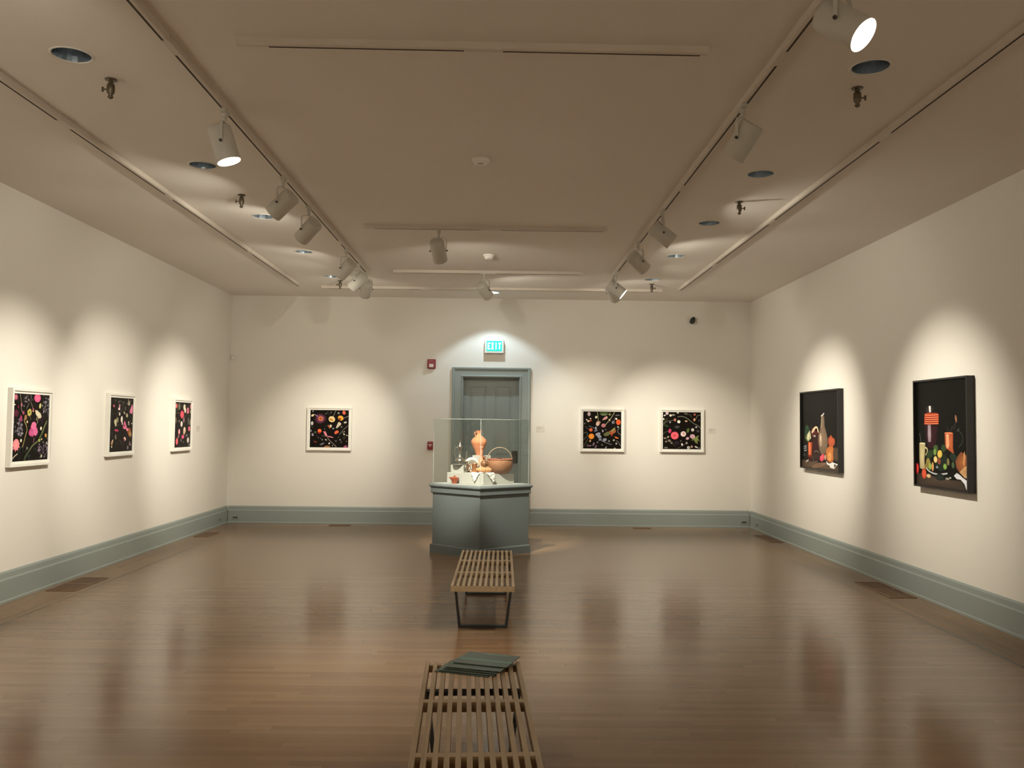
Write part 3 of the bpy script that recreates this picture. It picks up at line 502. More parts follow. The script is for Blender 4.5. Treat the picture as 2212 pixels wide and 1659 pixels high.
  ['E',0.781,0.93,0.0344,0.0334,44.608581900144756,'2c3424'],['E',0.335,0.231,0.0367,0.0261,13.747449037256906,'2a2226'],
  ['E',0.743,0.025,0.0366,0.0221,15.743982712629773,'26301e'],['E',0.325,0.231,0.0389,0.0097,48.904837699504185,'34302a'],
  ['E',0.207,0.081,0.0261,0.0168,31.19006430313391,'34302a'],['E',0.381,0.921,0.0358,0.0329,-26.66646217656129,'3a3440'],
  ['E',0.223,0.627,0.0153,0.0125,-35.1204721351293,'2a2226'],['E',0.239,0.753,0.0519,0.0287,49.303107182144515,'2c3424'],
  ['E',0.609,0.514,0.0208,0.023,-23.106271741184926,'34302a'],['E',0.684,0.131,0.0202,0.0173,-35.463243318477296,'34302a'],
  ['E',0.335,0.06,0.0171,0.0316,-7.574469310770148,'2c3424'],['E',0.124,0.173,0.0357,0.019,-41.23277529249822,'2c3424'],
  ['E',-0.03,0.681,0.033,0.0318,40.80075146850291,'34302a'],['E',0.383,0.042,0.0503,0.0164,-6.304530481468099,'26301e'],
  ['E',-0.013,0.515,0.0436,0.0337,-40.12009851063358,'26301e'],['E',0.743,0.748,0.034,0.0125,-26.196576176904905,'26301e'],
  ['E',0.606,0.469,0.0438,0.0267,2.1301616139839865,'2a2226'],['E',0.199,0.291,0.0162,0.0247,-8.662053190007569,'3a3440'],
  ['E',0.289,0.755,0.0281,0.0219,-29.042250494085753,'3a3440'],['E',0.422,0.92,0.0192,0.0322,7.816142997193197,'2a2226'],
  ['E',0.984,0.559,0.0455,0.022,-44.651178520651726,'34302a'],['E',0.024,0.567,0.0476,0.024,-29.101612902181717,'34302a'],
  ['E',0.696,0.219,0.0339,0.0153,44.52843509285535,'3a3440'],['E',0.587,0.134,0.0341,0.0137,-13.71336915886372,'2c3424'],
  ['E',0.863,0.696,0.0582,0.0182,42.43410629038729,'26301e'],['E',0.953,0.263,0.0196,0.017,15.567733623956045,'2a2226'],
  ['E',0.623,0.953,0.0305,0.0187,-32.8809620068174,'34302a'],['E',0.35,0.581,0.0399,0.0201,33.61190032007627,'34302a'],
  ['E',0.601,0.244,0.0543,0.0104,38.04255429252689,'2c3424'],['E',0.803,0.084,0.0341,0.023,38.78343960349807,'2c3424'],
  ['E',0.104,0.916,0.0658,0.0535,0,'c86868','e07870'],['E',0.266,0.902,0.0566,0.081,0,'6c6850','8a846c'],
  ['E',0.582,0.893,0.0692,0.0686,-5,'e0d4b4','f0e4c8'],['E',0.633,0.825,0.0481,0.0589,0,'f6ecd8'],['E',0.801,0.822,0.0761,0.0732,0,'e07890','ee98a8'],
  ['E',0.801,0.827,0.0326,0.0317,0,'c04868'],['E',0.993,0.92,0.05,0.0601,0,'e08898'],['E',0.449,0.73,0.1152,0.0853,0,'e8485c','f4687c'],
  ['E',0.56,0.609,0.0688,0.0681,-8,'7c5a60','8c6c70'],['E',0.43,0.518,0.0625,0.0617,0,'ecd8d4','f8eae4'],['E',0.845,0.58,0.0381,0.0888,8,'6c6460'],
  ['E',0.97,0.56,0.0496,0.0655,0,'8c8474'],['E',0.621,0.376,0.0743,0.0757,12,'ecc8b0','f8dcc8'],['E',0.599,0.328,0.0529,0.0484,0,'d8b498'],
  ['E',0.914,0.412,0.0602,0.0592,10,'e86888','f080a0'],['E',0.299,0.341,0.0564,0.0668,-6,'e8a0a8','f4b8bc'],
  ['E',0.292,0.275,0.0358,0.0419,0,'a05868'],['E',0.529,0.233,0.0839,0.0462,0,'e05080','f06890'],['E',0.179,0.135,0.0656,0.0755,0,'e85c70','f47c88'],
  ['E',0.856,0.153,0.065,0.0626,-5,'dcc8c8','ecdcd8'],['E',0.084,0.599,0.0604,0.0664,10,'5c5040','6c6050'],['E',0.281,0.58,0.0257,0.0287,0,'a09078'],
  ['E',0.765,0.262,0.0699,0.0254,0,'6c7068'],['E',0.432,0.153,0.0311,0.0344,-25,'787c74'],['E',0.58,0.111,0.0316,0.0212,-20,'6c6c74'],
  ['E',0.933,0.044,0.0327,0.0255,0,'a89ca4'],['S',0.0159,'5c5c40',[(0.017,0.77),(0.125,0.828),(0.199,0.858)]],
  ['S',0.0159,'4c4c34',[(0.007,0.746),(0.207,0.767)]],['S',0.0159,'605850',[(0.722,0.737),(0.607,0.678)]],['E',0.976,0.799,0.0332,0.0399,0,'a89a80'],
  ['E',0.246,0.228,0.0255,0.0285,0,'b0907c'],['S',0.0159,'3c3c30',[(0.954,0.739),(0.894,0.64),(0.862,0.541)]],
 ],
 'RP1': [
  ['P','4a3a30',[(0.0,0.1),(0.126,0.089),(0.444,0.085),(0.675,0.07),(1.0,0.066),(1.0,0.0),(0.0,0.0)],'6a5444'],
  ['E',0.477,0.046,0.2028,0.0247,8,'846650','6e5442'],['E',0.151,0.496,0.0543,0.0714,5,'2c4a30','3c6040'],['E',0.15,0.438,0.0725,0.0926,0,'26402a'],
  ['E',0.093,0.28,0.0479,0.0102,10,'8c98a0'],['E',0.092,0.263,0.0479,0.0102,10,'20242a'],['E',0.096,0.252,0.0479,0.0085,10,'a0a8ac'],
  ['E',0.096,0.241,0.0479,0.0085,10,'20242a'],['E',0.101,0.224,0.0442,0.0077,10,'98a0a4'],['E',0.371,0.465,0.1136,0.082,0,'4a1c18','5c2820'],
  ['P','dfc0a0',[(0.276,0.472),(0.32,0.522),(0.389,0.553),(0.44,0.547),(0.473,0.498),(0.478,0.466),(0.448,0.474),(0.428,0.522),(0.389,0.522),(0.328,0.473),(0.293,0.456)],'f0d8b8'],
  ['E',0.386,0.293,0.1204,0.1647,0,'2c1214','3a181c'],['E',0.362,0.424,0.038,0.0148,0,'a89890'],
  ['P','c8c09c',[(0.232,0.501),(0.257,0.439),(0.266,0.389),(0.185,0.354),(0.14,0.387),(0.15,0.438),(0.186,0.463)],'e0dcb8'],
  ['S',0.0132,'80945c',[(0.176,0.35),(0.131,0.387),(0.104,0.412)]],['S',0.0132,'7c9058',[(0.203,0.35),(0.23,0.413),(0.226,0.488)]],
  ['P','b04824',[(0.176,0.341),(0.295,0.34),(0.28,0.156),(0.182,0.158)],'c85c34'],['E',0.223,0.254,0.025,0.0883,0,'f09068','e07848'],
  ['E',0.232,0.149,0.0608,0.0169,0,'6a1c14'],['E',0.244,0.112,0.0535,0.0253,0,'3a1210'],
  ['P','6e5c4c',[(0.542,0.682),(0.623,0.681),(0.633,0.554),(0.678,0.476),(0.712,0.397),(0.709,0.302),(0.668,0.221),(0.611,0.183),(0.546,0.182),(0.496,0.239),(0.46,0.352),(0.468,0.425),(0.515,0.522),(0.536,0.603)],'8a7460'],
  ['E',0.527,0.378,0.0365,0.0888,5,'b89c84','a88c74'],['E',0.528,0.394,0.0133,0.0403,5,'e8d4bc'],
  ['P','d8d4d0',[(0.533,0.689),(0.575,0.702),(0.607,0.722),(0.628,0.724),(0.615,0.705),(0.591,0.688),(0.55,0.678)]],
  ['S',0.0132,'a89888',[(0.569,0.682),(0.562,0.602),(0.54,0.531)]],['E',0.402,0.153,0.103,0.0743,0,'281818','38241e'],
  ['S',0.0082,'786a60',[(0.342,0.208),(0.394,0.227),(0.462,0.221),(0.496,0.19)]],
  ['S',0.0082,'6a5c54',[(0.324,0.166),(0.306,0.124),(0.358,0.085),(0.444,0.097)]],
  ['P','e8405c',[(0.512,0.166),(0.57,0.189),(0.595,0.202),(0.619,0.171),(0.608,0.122),(0.545,0.095),(0.503,0.125)],'f06878'],
  ['E',0.644,0.156,0.0227,0.0353,0,'c8a090'],
  ['P','a84c30',[(0.725,0.397),(0.772,0.429),(0.796,0.445),(0.834,0.411),(0.88,0.4),(0.895,0.362),(0.88,0.323),(0.834,0.298),(0.756,0.292),(0.722,0.342)],'c86440'],
  ['P','b86834',[(0.677,0.261),(0.74,0.299),(0.834,0.306),(0.865,0.268),(0.88,0.183),(0.833,0.11),(0.755,0.094),(0.684,0.126),(0.663,0.205)],'d08848'],
  ['E',0.756,0.169,0.041,0.0475,0,'e8b070','c8803c'],['E',0.91,0.208,0.0666,0.0852,-8,'4c3c30','5c4838'],
  ['P','e8e4e0',[(0.676,0.118),(0.708,0.092),(0.787,0.092),(0.833,0.106),(0.872,0.097),(0.97,0.085),(0.91,0.06),(0.872,0.022),(0.771,0.032),(0.755,0.058),(0.683,0.07)],'f4f2f0'],
  ['P','4a4440',[(0.864,0.081),(0.925,0.078),(0.872,0.034)]],['E',0.154,0.086,0.0437,0.0119,15,'c0b0a0'],['E',0.063,0.167,0.0409,0.0189,0,'30302c'],
 ],
 'RP2': [
  ['P','3c322c',[(0.0,0.11),(0.211,0.113),(0.535,0.078),(1.0,0.086),(1.0,0.0),(0.0,0.0)],'54463c'],['E',0.28,0.731,0.0762,0.0358,0,'2a2626','3a3436'],
  ['P','e8e4e0',[(0.263,0.763),(0.304,0.764),(0.306,0.704),(0.273,0.702)]],
  ['P','a83c28',[(0.177,0.689),(0.237,0.699),(0.417,0.695),(0.461,0.684),(0.455,0.588),(0.167,0.586)],'c85038'],
  ['S',0.0093,'e8885c',[(0.182,0.679),(0.286,0.674),(0.451,0.678)]],['S',0.0093,'902c1c',[(0.182,0.669),(0.286,0.664),(0.451,0.668)]],
  ['S',0.0093,'e8885c',[(0.182,0.658),(0.286,0.653),(0.451,0.658)]],['S',0.0093,'902c1c',[(0.182,0.648),(0.286,0.643),(0.451,0.648)]],
  ['S',0.0093,'e8885c',[(0.182,0.638),(0.286,0.633),(0.451,0.638)]],['S',0.0093,'902c1c',[(0.181,0.628),(0.285,0.623),(0.451,0.628)]],
  ['S',0.0093,'e8885c',[(0.181,0.617),(0.285,0.613),(0.45,0.618)]],['S',0.0093,'902c1c',[(0.181,0.607),(0.285,0.603),(0.45,0.608)]],
  ['S',0.0093,'e8885c',[(0.181,0.597),(0.285,0.593),(0.45,0.598)]],
  ['P','2a1218',[(0.184,0.584),(0.439,0.586),(0.413,0.439),(0.364,0.36),(0.248,0.363),(0.199,0.433)],'3c1a24'],
  ['P','94808c',[(0.243,0.583),(0.301,0.583),(0.308,0.482),(0.299,0.42),(0.249,0.418),(0.237,0.481)],'b0a0a8'],
  ['S',0.0093,'606460',[(0.071,0.501),(0.087,0.454),(0.095,0.41)]],
  ['P','b0a078',[(0.064,0.401),(0.121,0.411),(0.185,0.406),(0.177,0.321),(0.165,0.241),(0.174,0.162),(0.108,0.154),(0.07,0.163),(0.062,0.276)],'d8cc9c'],
  ['E',0.126,0.403,0.0622,0.008,0,'e8dcb4'],['S',0.0186,'c8b888',[(0.181,0.365),(0.223,0.351),(0.222,0.315),(0.188,0.294)]],
  ['P','a85030',[(0.568,0.507),(0.632,0.515),(0.724,0.51),(0.72,0.373),(0.741,0.315),(0.63,0.355),(0.577,0.368)],'c87048'],
  ['P','f8b890',[(0.598,0.496),(0.643,0.497),(0.648,0.393),(0.622,0.362),(0.597,0.384)],'f0a070'],['E',0.644,0.508,0.0782,0.0074,0,'e08860'],
  ['S',0.0093,'44403c',[(0.677,0.516),(0.699,0.55),(0.722,0.572)]],['S',0.0078,'545048',[(0.639,0.527),(0.617,0.564)]],
  ['E',0.78,0.638,0.0173,0.0364,15,'8a6048','a87860'],['S',0.0078,'4c4844',[(0.773,0.609),(0.736,0.536)]],
  ['S',0.0078,'404844',[(0.823,0.53),(0.879,0.502),(0.9,0.452),(0.864,0.408),(0.821,0.384)]],['E',0.815,0.537,0.0286,0.0073,30,'4c5452'],
  ['E',0.396,0.361,0.0483,0.0355,0,'3a5030','4c6838'],['E',0.546,0.367,0.0464,0.0348,0,'34482c'],['E',0.281,0.302,0.0831,0.0392,20,'283822','34482c'],
  ['E',0.733,0.286,0.0735,0.0354,-20,'26342a'],['E',0.505,0.236,0.1252,0.0838,0,'1c2820'],['E',0.379,0.326,0.0291,0.0309,0,'7a9848'],
  ['E',0.472,0.311,0.0474,0.0367,8,'d8b850','e8cc68'],['E',0.388,0.257,0.0355,0.031,0,'e8c878','f4dc98'],['E',0.458,0.245,0.0317,0.0337,15,'8a4838'],
  ['E',0.243,0.221,0.0437,0.0442,20,'9a8848'],['E',0.276,0.188,0.0333,0.0346,0,'88a048','a8bc58'],['E',0.332,0.187,0.023,0.0437,0,'c89058','e0b078'],
  ['E',0.212,0.188,0.0407,0.0301,30,'8a7c40'],['E',0.57,0.198,0.0339,0.0272,0,'7ca048','90b858'],['E',0.629,0.243,0.0242,0.033,10,'80744c'],
  ['E',0.718,0.218,0.0266,0.0296,0,'4a6040'],['S',0.014,'c8ccd0',[(0.203,0.168),(0.262,0.14),(0.36,0.123),(0.473,0.121),(0.612,0.137)]],
  ['E',0.472,0.096,0.0854,0.0338,0,'1c2422','2c3432'],['E',0.418,0.186,0.0225,0.0123,0,'9098a4'],['E',0.017,0.156,0.0321,0.0505,0,'c83030','e04848'],
  ['E',0.156,0.113,0.0482,0.0496,0,'c84830','e46848'],['E',0.248,0.095,0.0437,0.019,0,'c8a878','e8d0a0'],['E',0.612,0.088,0.0396,0.0105,0,'9c9890'],
  ['E',0.665,0.099,0.021,0.0075,0,'b8b4ac'],
  ['P','7c4830',[(0.762,0.25),(0.806,0.304),(0.864,0.343),(0.906,0.33),(0.947,0.318),(0.999,0.313),(0.998,0.121),(0.918,0.122),(0.834,0.152),(0.776,0.2)],'a8683c'],
  ['P','c88c5c',[(0.906,0.323),(0.923,0.352),(0.944,0.296),(0.919,0.209),(0.891,0.243)]],
  ['P','d0a878',[(0.834,0.16),(0.919,0.209),(0.999,0.228),(0.998,0.107),(0.918,0.115)],'b88858'],
  ['P','d8dce4',[(0.732,0.123),(0.783,0.15),(0.833,0.138),(0.89,0.113),(0.998,0.082),(0.997,0.014),(0.945,0.013),(0.918,0.057),(0.847,0.095),(0.783,0.094)],'eef0f4'],
 ],
}
# ------------------------------------------------------------ materials
M_WALL = mat('wall_paint', (.80, .77, .715), .85, spec=.2, bump=(60, .05), vary=(.8, .02))
M_CEIL = mat('ceiling_paint', (.84, .80, .75), .9, spec=.15, bump=(50, .06), vary=(.6, .025))
M_TRIM = mat('grey_green_trim', (.285, .325, .31), .45, spec=.35, vary=(1.5, .04))
M_FLOOR = floor_mat()
M_CASE = mat('case_paint', (.122, .145, .145), .5, spec=.3, vary=(4, .04))
M_TRACK = mat('track_white', (.68, .62, .55), .5, spec=.3)
M_SLOT = mat('track_slot', (.05, .035, .025), .8)
M_LAMP = mat('lamp_cream', (.56, .54, .49), .45, spec=.35)
M_KNOB = mat('dark_pivot', (.05, .04, .035), .5)
M_REFL = mat('reflector', (.9, .88, .84), .4)
M_BULB = mat('warm_lens', (1, 1, 1), .4, emit=(1, .9, .74), es=14)
M_COOLB = mat('cool_lens', (1, 1, 1), .4, emit=(.85, .97, 1), es=14)
M_CAN = mat('downlight_cone', (.36, .43, .50), .28, metal=.85)
M_RING = mat('downlight_ring', (.75, .72, .66), .4)
M_BRONZE = mat('dull_bronze', (.13, .105, .075), .4, metal=.6)
M_WHITE = mat('white_plastic', (.75, .72, .67), .5)
M_RED = mat('alarm_red', (.24, .012, .022), .4)
M_BLACK = mat('black_metal', (.018, .02, .02), .4)
M_FRAMEW = mat('white_frame', (.85, .83, .78), .45)
M_MAT = mat('white_mat', (.86, .84, .78), .8)
M_FRAMEB = mat('black_frame', (.012, .011, .01), .4)
M_ART = art_mat()
M_BENCH = wood_mat('bench_wood', (.34, .24, .135), (.44, .32, .195), 1)
M_BENCHX = wood_mat('bench_bar_wood', (.34, .24, .135), (.46, .33, .20), 0)
M_VENT = wood_mat('vent_wood', (.13, .072, .038), (.19, .11, .06), 1)
M_VOID = mat('vent_dark', (.03, .018, .01), .9)
M_GLASS = glass_mat()
M_TERRA = mat('terracotta', (.62, .24, .12), .75, vary=(20, .12), bump=(60, .15))
M_TERRA2 = mat('terracotta_pale', (.60, .26, .15), .7, vary=(20, .12))
M_PEWTER = mat('pewter', (.55, .53, .48), .28, metal=1, vary=(15, .08))
M_PEWTERD = mat('pewter_plate', (.42, .39, .33), .5, metal=.6, vary=(15, .08))
M_RISER = mat('white_riser', (.50, .49, .46), .6)
M_CLOTH = mat('white_linen', (.86, .83, .76), .9, bump=(120, .3))
M_BREAD = mat('bread_crust', (.60, .30, .14), .8, bump=(70, .5), vary=(22, .35))
M_COPPER = mat('copper', (.62, .28, .14), .35, metal=.75, vary=(20, .15))
M_BROWNPOT = mat('brown_glaze', (.24, .11, .05), .22, vary=(15, .3))
M_REDPOT = mat('red_glaze', (.36, .075, .03), .25, vary=(15, .2))
M_DARK = mat('dark_metal_hardware', (.045, .042, .036), .4, metal=.4)
M_CARD = mat('label_card', (.72, .68, .62), .8)
M_INK = mat('label_ink', (.42, .38, .34), .8)
M_BROCH = mat('brochure_green', (.035, .06, .045), .3, spec=.5, vary=(9, .5))
M_BROCHL = mat('brochure_stripe', (.07, .20, .13), .3)
M_BROCHE = mat('brochure_edge', (.10, .11, .08), .5)

# ------------------------------------------------------------ room shell
DOWN = [(-2.317, 4.613), (-2.286, 6.594), (-2.261, 8.233), (-2.259, 9.918), (-2.256, 11.565),
        (1.993, 4.587), (2.003, 6.593), (2.001, 8.226), (2.012, 9.85), (2.028, 11.469), (-.104, 12.795)]
DR = .098
DX0, DX1, DZ = -.558, .323, 2.276          # door opening
T = .2
struct(MB().box2((XL - T, Y0 - T, -.1), (XR + T, D + .5, 0)), 'floor', M_FLOOR)
struct(MB().box2((XL - T, Y0, 0), (XL, D, H)), 'wall_left', M_WALL)
struct(MB().box2((XR, Y0, 0), (XR + T, D, H)), 'wall_right', M_WALL)
struct(MB().box2((XL - T, Y0 - T, 0), (XR + T, Y0, H)), 'wall_near', M_WALL)
b = MB()                                    # one continuous far wall with the door opening left free
xs_, zs_ = [XL - T, DX0, DX1, XR + T], [0, DZ, H]
gv = {(i, j, k): b.bm.verts.new((xs_[i], D + T * k, zs_[j])) for i in range(4) for j in range(3) for k in (0, 1)}
for k in (0, 1):
    for i in range(3):
        for j in range(2):
            if (i, j) != (1, 0): b.bm.faces.new([gv[q] for q in ((i, j, k), (i + 1, j, k), (i + 1, j + 1, k), (i, j + 1, k))])
for e in (((0, 0), (0, 1)), ((0, 1), (0, 2)), ((0, 2), (1, 2)), ((1, 2), (2, 2)), ((2, 2), (3, 2)), ((3, 2), (3, 1)), ((3, 1), (3, 0)), ((3, 0), (2, 0)), ((2, 0), (2, 1)), ((2, 1), (1, 1)), ((1, 1), (1, 0)), ((1, 0), (0, 0))):
    b.bm.faces.new([gv[(*e[0], 0)], gv[(*e[1], 0)], gv[(*e[1], 1)], gv[(*e[0], 1)]])
struct(b, 'wall_far', M_WALL)
b = MB(); bm = b.bm                         # ceiling sheet with round openings for the downlights
def loop(pts):
    v = [bm.verts.new((x, y, H)) for x, y in pts]
    return [bm.edges.new((v[i], v[(i + 1) % len(v)])) for i in range(len(v))]
ed = loop([(XL - T, Y0 - T), (XR + T, Y0 - T), (XR + T, D + .5), (XL - T, D + .5)])
for x, y in DOWN: ed += loop([(x + DR * cos(2 * pi * i / 32), y + DR * sin(2 * pi * i / 32)) for i in range(32)])
bmesh.ops.triangle_fill(bm, use_beauty=True, use_dissolve=False, edges=ed)
struct(b, 'ceiling', M_CEIL)
struct(MB().box2((XL - T, Y0 - T, H + .3), (XR + T, D + .5, H + .4)), 'trim_ceiling_void', M_CEIL)

# baseboards: plinth, stepped cap and shoe, following the wall
def baseboard(name, p, q, n):
    p, q, n = Vector(p), Vector(q), Vector(n)
    prof = [(0, 0), (.030, 0), (.030, .018), (.022, .024), (.022, .19), (.016, .205), (.013, .245), (.006, .262), (0, .262)]
    b = MB(); b.rings([[Vector((e.x + n.x * d, e.y + n.y * d, z)) for d, z in prof] for e in (p, q)])
    return struct(b, name, M_TRIM)
baseboard('baseboard_left', (XL, Y0), (XL, D), (1, 0))
baseboard('baseboard_right', (XR, Y0), (XR, D), (-1, 0))
baseboard('baseboard_far_left', (XL + .03, D), (-.726, D), (0, -1))
baseboard('baseboard_far_right', (.480, D), (XR - .03, D), (0, -1))
baseboard('baseboard_near', (XL + .03, Y0), (XR - .03, Y0), (0, 1))

# door with casing
door = bpy.data.objects.new('door_1', None); COL.objects.link(door); door.location = ((DX0 + DX1) / 2, D, 0); door['kind'] = 'structure'
hw = (DX1 - DX0) / 2; cw = .166
prof = [(0, 0), (0, -.026), (.014, -.032), (.03, -.020), (.045, -.018), (.118, -.018), (.128, -.034), (.150, -.040), (.166, -.036), (.166, 0)]
b = MB(); rs = []
for side in (0, 1, 2, 3):
    r = []
    for d, y in prof:
        x = -hw - d if side in (0, 1) else hw + d; z = 0 if side in (0, 3) else DZ + d * .9
        r.append(Vector((x, y, z)))
    rs.append(r)
b.rings(rs); b.build('door_casing', M_TRIM, door)
b = MB()
b.box2((-hw, 0, 0), (-hw + .012, .13, DZ)); b.box2((hw - .012, 0, 0), (hw, .13, DZ)); b.box2((-hw, 0, DZ - .012), (hw, .13, DZ))
b.build('door_jamb', M_TRIM, door)
b = MB(); dy = .115; w0, w1 = -hw + .013, hw - .013
b.box2((w0, dy + .012, .01), (w1, dy + .05, DZ - .013))
P = [(-.335, -.08), (.06, .315)]            # two columns of raised panels
rowsz = [(.22, .86), (1.06, DZ - .145)]
xs = [w0, P[0][0], P[0][1], P[1][0], P[1][1], w1]
for i in (0, 2, 4): b.box2((xs[i], dy, .01), (xs[i + 1], dy + .012, DZ - .013))
zs = [.01, .22, .86, 1.06, DZ - .145, DZ - .013]
for i in (0, 2, 4):
    for j in (1, 3): b.box2((xs[j], dy + .0005, zs[i]), (xs[j + 1], dy + .012, zs[i + 1]))
b.build('door_leaf', M_TRIM, door)
for (x0, x1) in P:
    for z0, z1 in rowsz:
        b = MB(); b.rings([[Vector(p) for p in ((x0 + k, y, z0 + k), (x1 - k, y, z0 + k), (x1 - k, y, z1 - k), (x0 + k, y, z1 - k))] for k, y in ((.004, dy + .012), (.012, dy + .0115), (.045, dy + .003))])
        b.build('door_panel', M_TRIM, door)
b = MB(); b.box2((.325, dy - .03, .955), (.415, dy, 1.14), bev=.006); b.box2((.335, dy - .05, 1.03), (.405, dy - .028, 1.05)); b.build('door_handle', M_DARK, door)
struct(MB().box2((DX0 - .3, D + T + .002, 0), (DX1 + .3, D + .24, 2.6)), 'wall_behind_door', M_WALL)

# ------------------------------------------------------------ pictures
def art_mesh(name, shapes, w, h, parent, loc, rot, bg='141210', bg2=None):
    b = MB(); bm = b.bm; cl = bm.loops.layers.float_color.new('Col')
    def paint(f, cols):
        for l, c in zip(f.loops, cols): l[cl] = (*c, 1)
    lay = [0]
    def poly(pts, c0, c1=None):
        """fan from the middle; the middle may carry a second colour"""
        lay[0] += 1; y = -.000018 * lay[0]
        P = [(min(max(u, 0), 1), min(max(v, 0), 1)) for u, v in pts]
        cu = sum(p[0] for p in P) / len(P); cv = sum(p[1] for p in P) / len(P)
        if not (-.05 < cu < 1.05): return
        a = hexc(c0); c = hexc(c1) if c1 else a
        vc = bm.verts.new(((cu - .5) * w, y, (cv - .5) * h)); V = [bm.verts.new(((u - .5) * w, y, (v - .5) * h)) for u, v in P]
        for i in range(len(V)):
            j = (i + 1) % len(V)
            try: f = bm.faces.new((vc, V[i], V[j]))
            except ValueError: continue
            paint(f, [c, a, a])
    V = [bm.verts.new((sx * w / 2, 0, sz * h / 2)) for sx, sz in ((-1, -1), (1, -1), (1, 1), (-1, 1))]
    paint(bm.faces.new(V), [hexc(bg2 or bg)] * 2 + [hexc(bg)] * 2)
    for s in shapes:
        if s[0] == 'E':
            u, v, rx, ry, rot_, c0 = s[1:7]; t = -R(rot_) if s[5] else 0
            # turned in print millimetres so that tilted ellipses keep their shape
            pts = []
            for i in range(18):
                x, z = rx * w * cos(2 * pi * i / 18), ry * h * sin(2 * pi * i / 18)
                pts.append((u + (x * cos(-t) - z * sin(-t)) / w, v + (x * sin(-t) + z * cos(-t)) / h))
            poly(pts, c0, s[7] if len(s) > 7 else None)
        elif s[0] == 'F':
            u, v, rx, ry, n, inner, rot_, c0, c1 = s[1:]
            pts = []
            for i in range(n * 4):
                k = (i % 4) / 4; rr = inner + (1 - inner) * (.5 - .5 * cos(2 * pi * k)) ** (1.7 if inner < .3 else .8); a = 2 * pi * i / (n * 4) + R(rot_)
                rr *= .86 + .14 * sin(i * 1.7)
                pts.append((u + rx * rr * cos(a), v + ry * rr * sin(a)))
            lay[0] += 1
            poly(pts, c0, c1)
        elif s[0] == 'S':
            wd, c0, P = s[1:]
            Q = crom([Vector((p[0] * w, p[1] * h, 0)) for p in P], 6); lay[0] += 1; y = -.000018 * lay[0]; hwd = wd * w / 2; c = hexc(c0); prev = None
            for i, p in enumerate(Q):
                t = (Q[min(i + 1, len(Q) - 1)] - Q[max(i - 1, 0)]); t = t.normalized() if t.length > 0 else Vector((1, 0, 0)); nn = Vector((-t.y, t.x, 0))
                pr = []
                for sg in (1, -1):
                    q = p + nn * hwd * sg
                    pr.append(bm.verts.new((min(max(q.x, 0), w) - w / 2, y, min(max(q.y, 0), h) - h / 2)))
                if prev: paint(bm.faces.new((prev[0], prev[1], pr[1], pr[0])), [c] * 4)
                prev = pr
        else:
            poly(s[2], s[1], s[3] if len(s) > 3 else None)
    me = bpy.data.meshes.new(name); bm.to_mesh(me); bm.free(); me.materials.append(M_ART)
    o = bpy.data.objects.new(name, me); COL.objects.link(o); o.parent = parent; o.location = loc; o.rotation_euler = rot
    return o

def picture(key, loc, rz, w, h, dep, label, group, dark=False):
    """hung on a wall; local -Y faces the room, loc is the middle of the back on the wall"""
    t = thing('framed_photograph', loc, label, 'picture', group, rz)
    fw = .016 if dark else .024; mt = .0 if dark else .022
    def ring(w, h, wi, hi, y0, y1, name, m, bev=0):
        b = MB()
        o = [(-w, -h), (w, -h), (w, h), (-w, h)]; i = [(-wi, -hi), (wi, -hi), (wi, hi), (-wi, hi)]
        for a in range(4):
            c = (a + 1) % 4
            b.quad((*[o[a][0]], y1, o[a][1]), (o[c][0], y1, o[c][1]), (i[c][0], y1, i[c][1]), (i[a][0], y1, i[a][1]))
            b.quad((o[a][0], y0, o[a][1]), (o[c][0], y0, o[c][1]), (o[c][0], y1, o[c][1]), (o[a][0], y1, o[a][1]))
            b.quad((i[a][0], y0, i[a][1]), (i[c][0], y0, i[c][1]), (i[c][0], y1, i[c][1]), (i[a][0], y1, i[a][1]))
            b.quad((o[a][0], y0, o[a][1]), (o[c][0], y0, o[c][1]), (i[c][0], y0, i[c][1]), (i[a][0], y0, i[a][1]))
        bmesh.ops.remove_doubles(b.bm, verts=b.bm.verts, dist=1e-5)
        return b.build(name, m, t)
    W, Hh = w / 2, h / 2
    ring(W, Hh, W - fw, Hh - fw, -.001, -dep, 'frame', M_FRAMEB if dark else M_FRAMEW)
    rec = -dep + .012
    if mt:
        ring(W - fw, Hh - fw, W - fw - mt, Hh - fw - mt, rec + .006, rec, 'mat_board', M_MAT)
    pw, ph = w - 2 * (fw + mt), h - 2 * (fw + mt)
    sh = ART[key]; dd = rec + (.0065 if not dark else .010)
    art_mesh('print', sh, pw, ph, t, (0, dd, 0), (0, 0, 0), '0e0d0c' if dark else '17120f')
    return t
PG = 'square flower photographs in white frames'
picture('LA', (XL, 7.727, 1.472), -pi / 2 + pi, .675, .675, .045, 'nearest white-framed flower print on the left wall, with three large pink blooms', PG)
picture('LB', (XL, 9.558, 1.496), pi / 2, .675, .675, .045, 'middle of three white-framed flower prints on the left wall, small pink petals', PG)
picture('LC', (XL, 11.40, 1.495), pi / 2, .675, .675, .045, 'farthest white-framed print on the left wall, rows of round red and cream flower heads', PG)
picture('BP1', (-2.596, D, 1.452), 0, .682, .665, .045, 'white-framed flower print alone left of the door, spiky pink flower at its upper left', PG)
picture('BP2', (1.602, D, 1.479), 0, .682, .665, .045, 'white-framed flower print just right of the door, orange flower and folded moth wings', PG)
picture('BP3', (2.836, D, 1.484), 0, .682, .665, .045, 'white-framed flower print nearest the right corner of the far wall, large coral red bloom', PG)
SG = 'still life photographs in black frames'
picture('RP1', (XR, 10.425, 1.52), -pi / 2, 1.25, .96, .066, 'farther black-framed still life on the right wall, tall brown bottle and bread roll', SG, True)
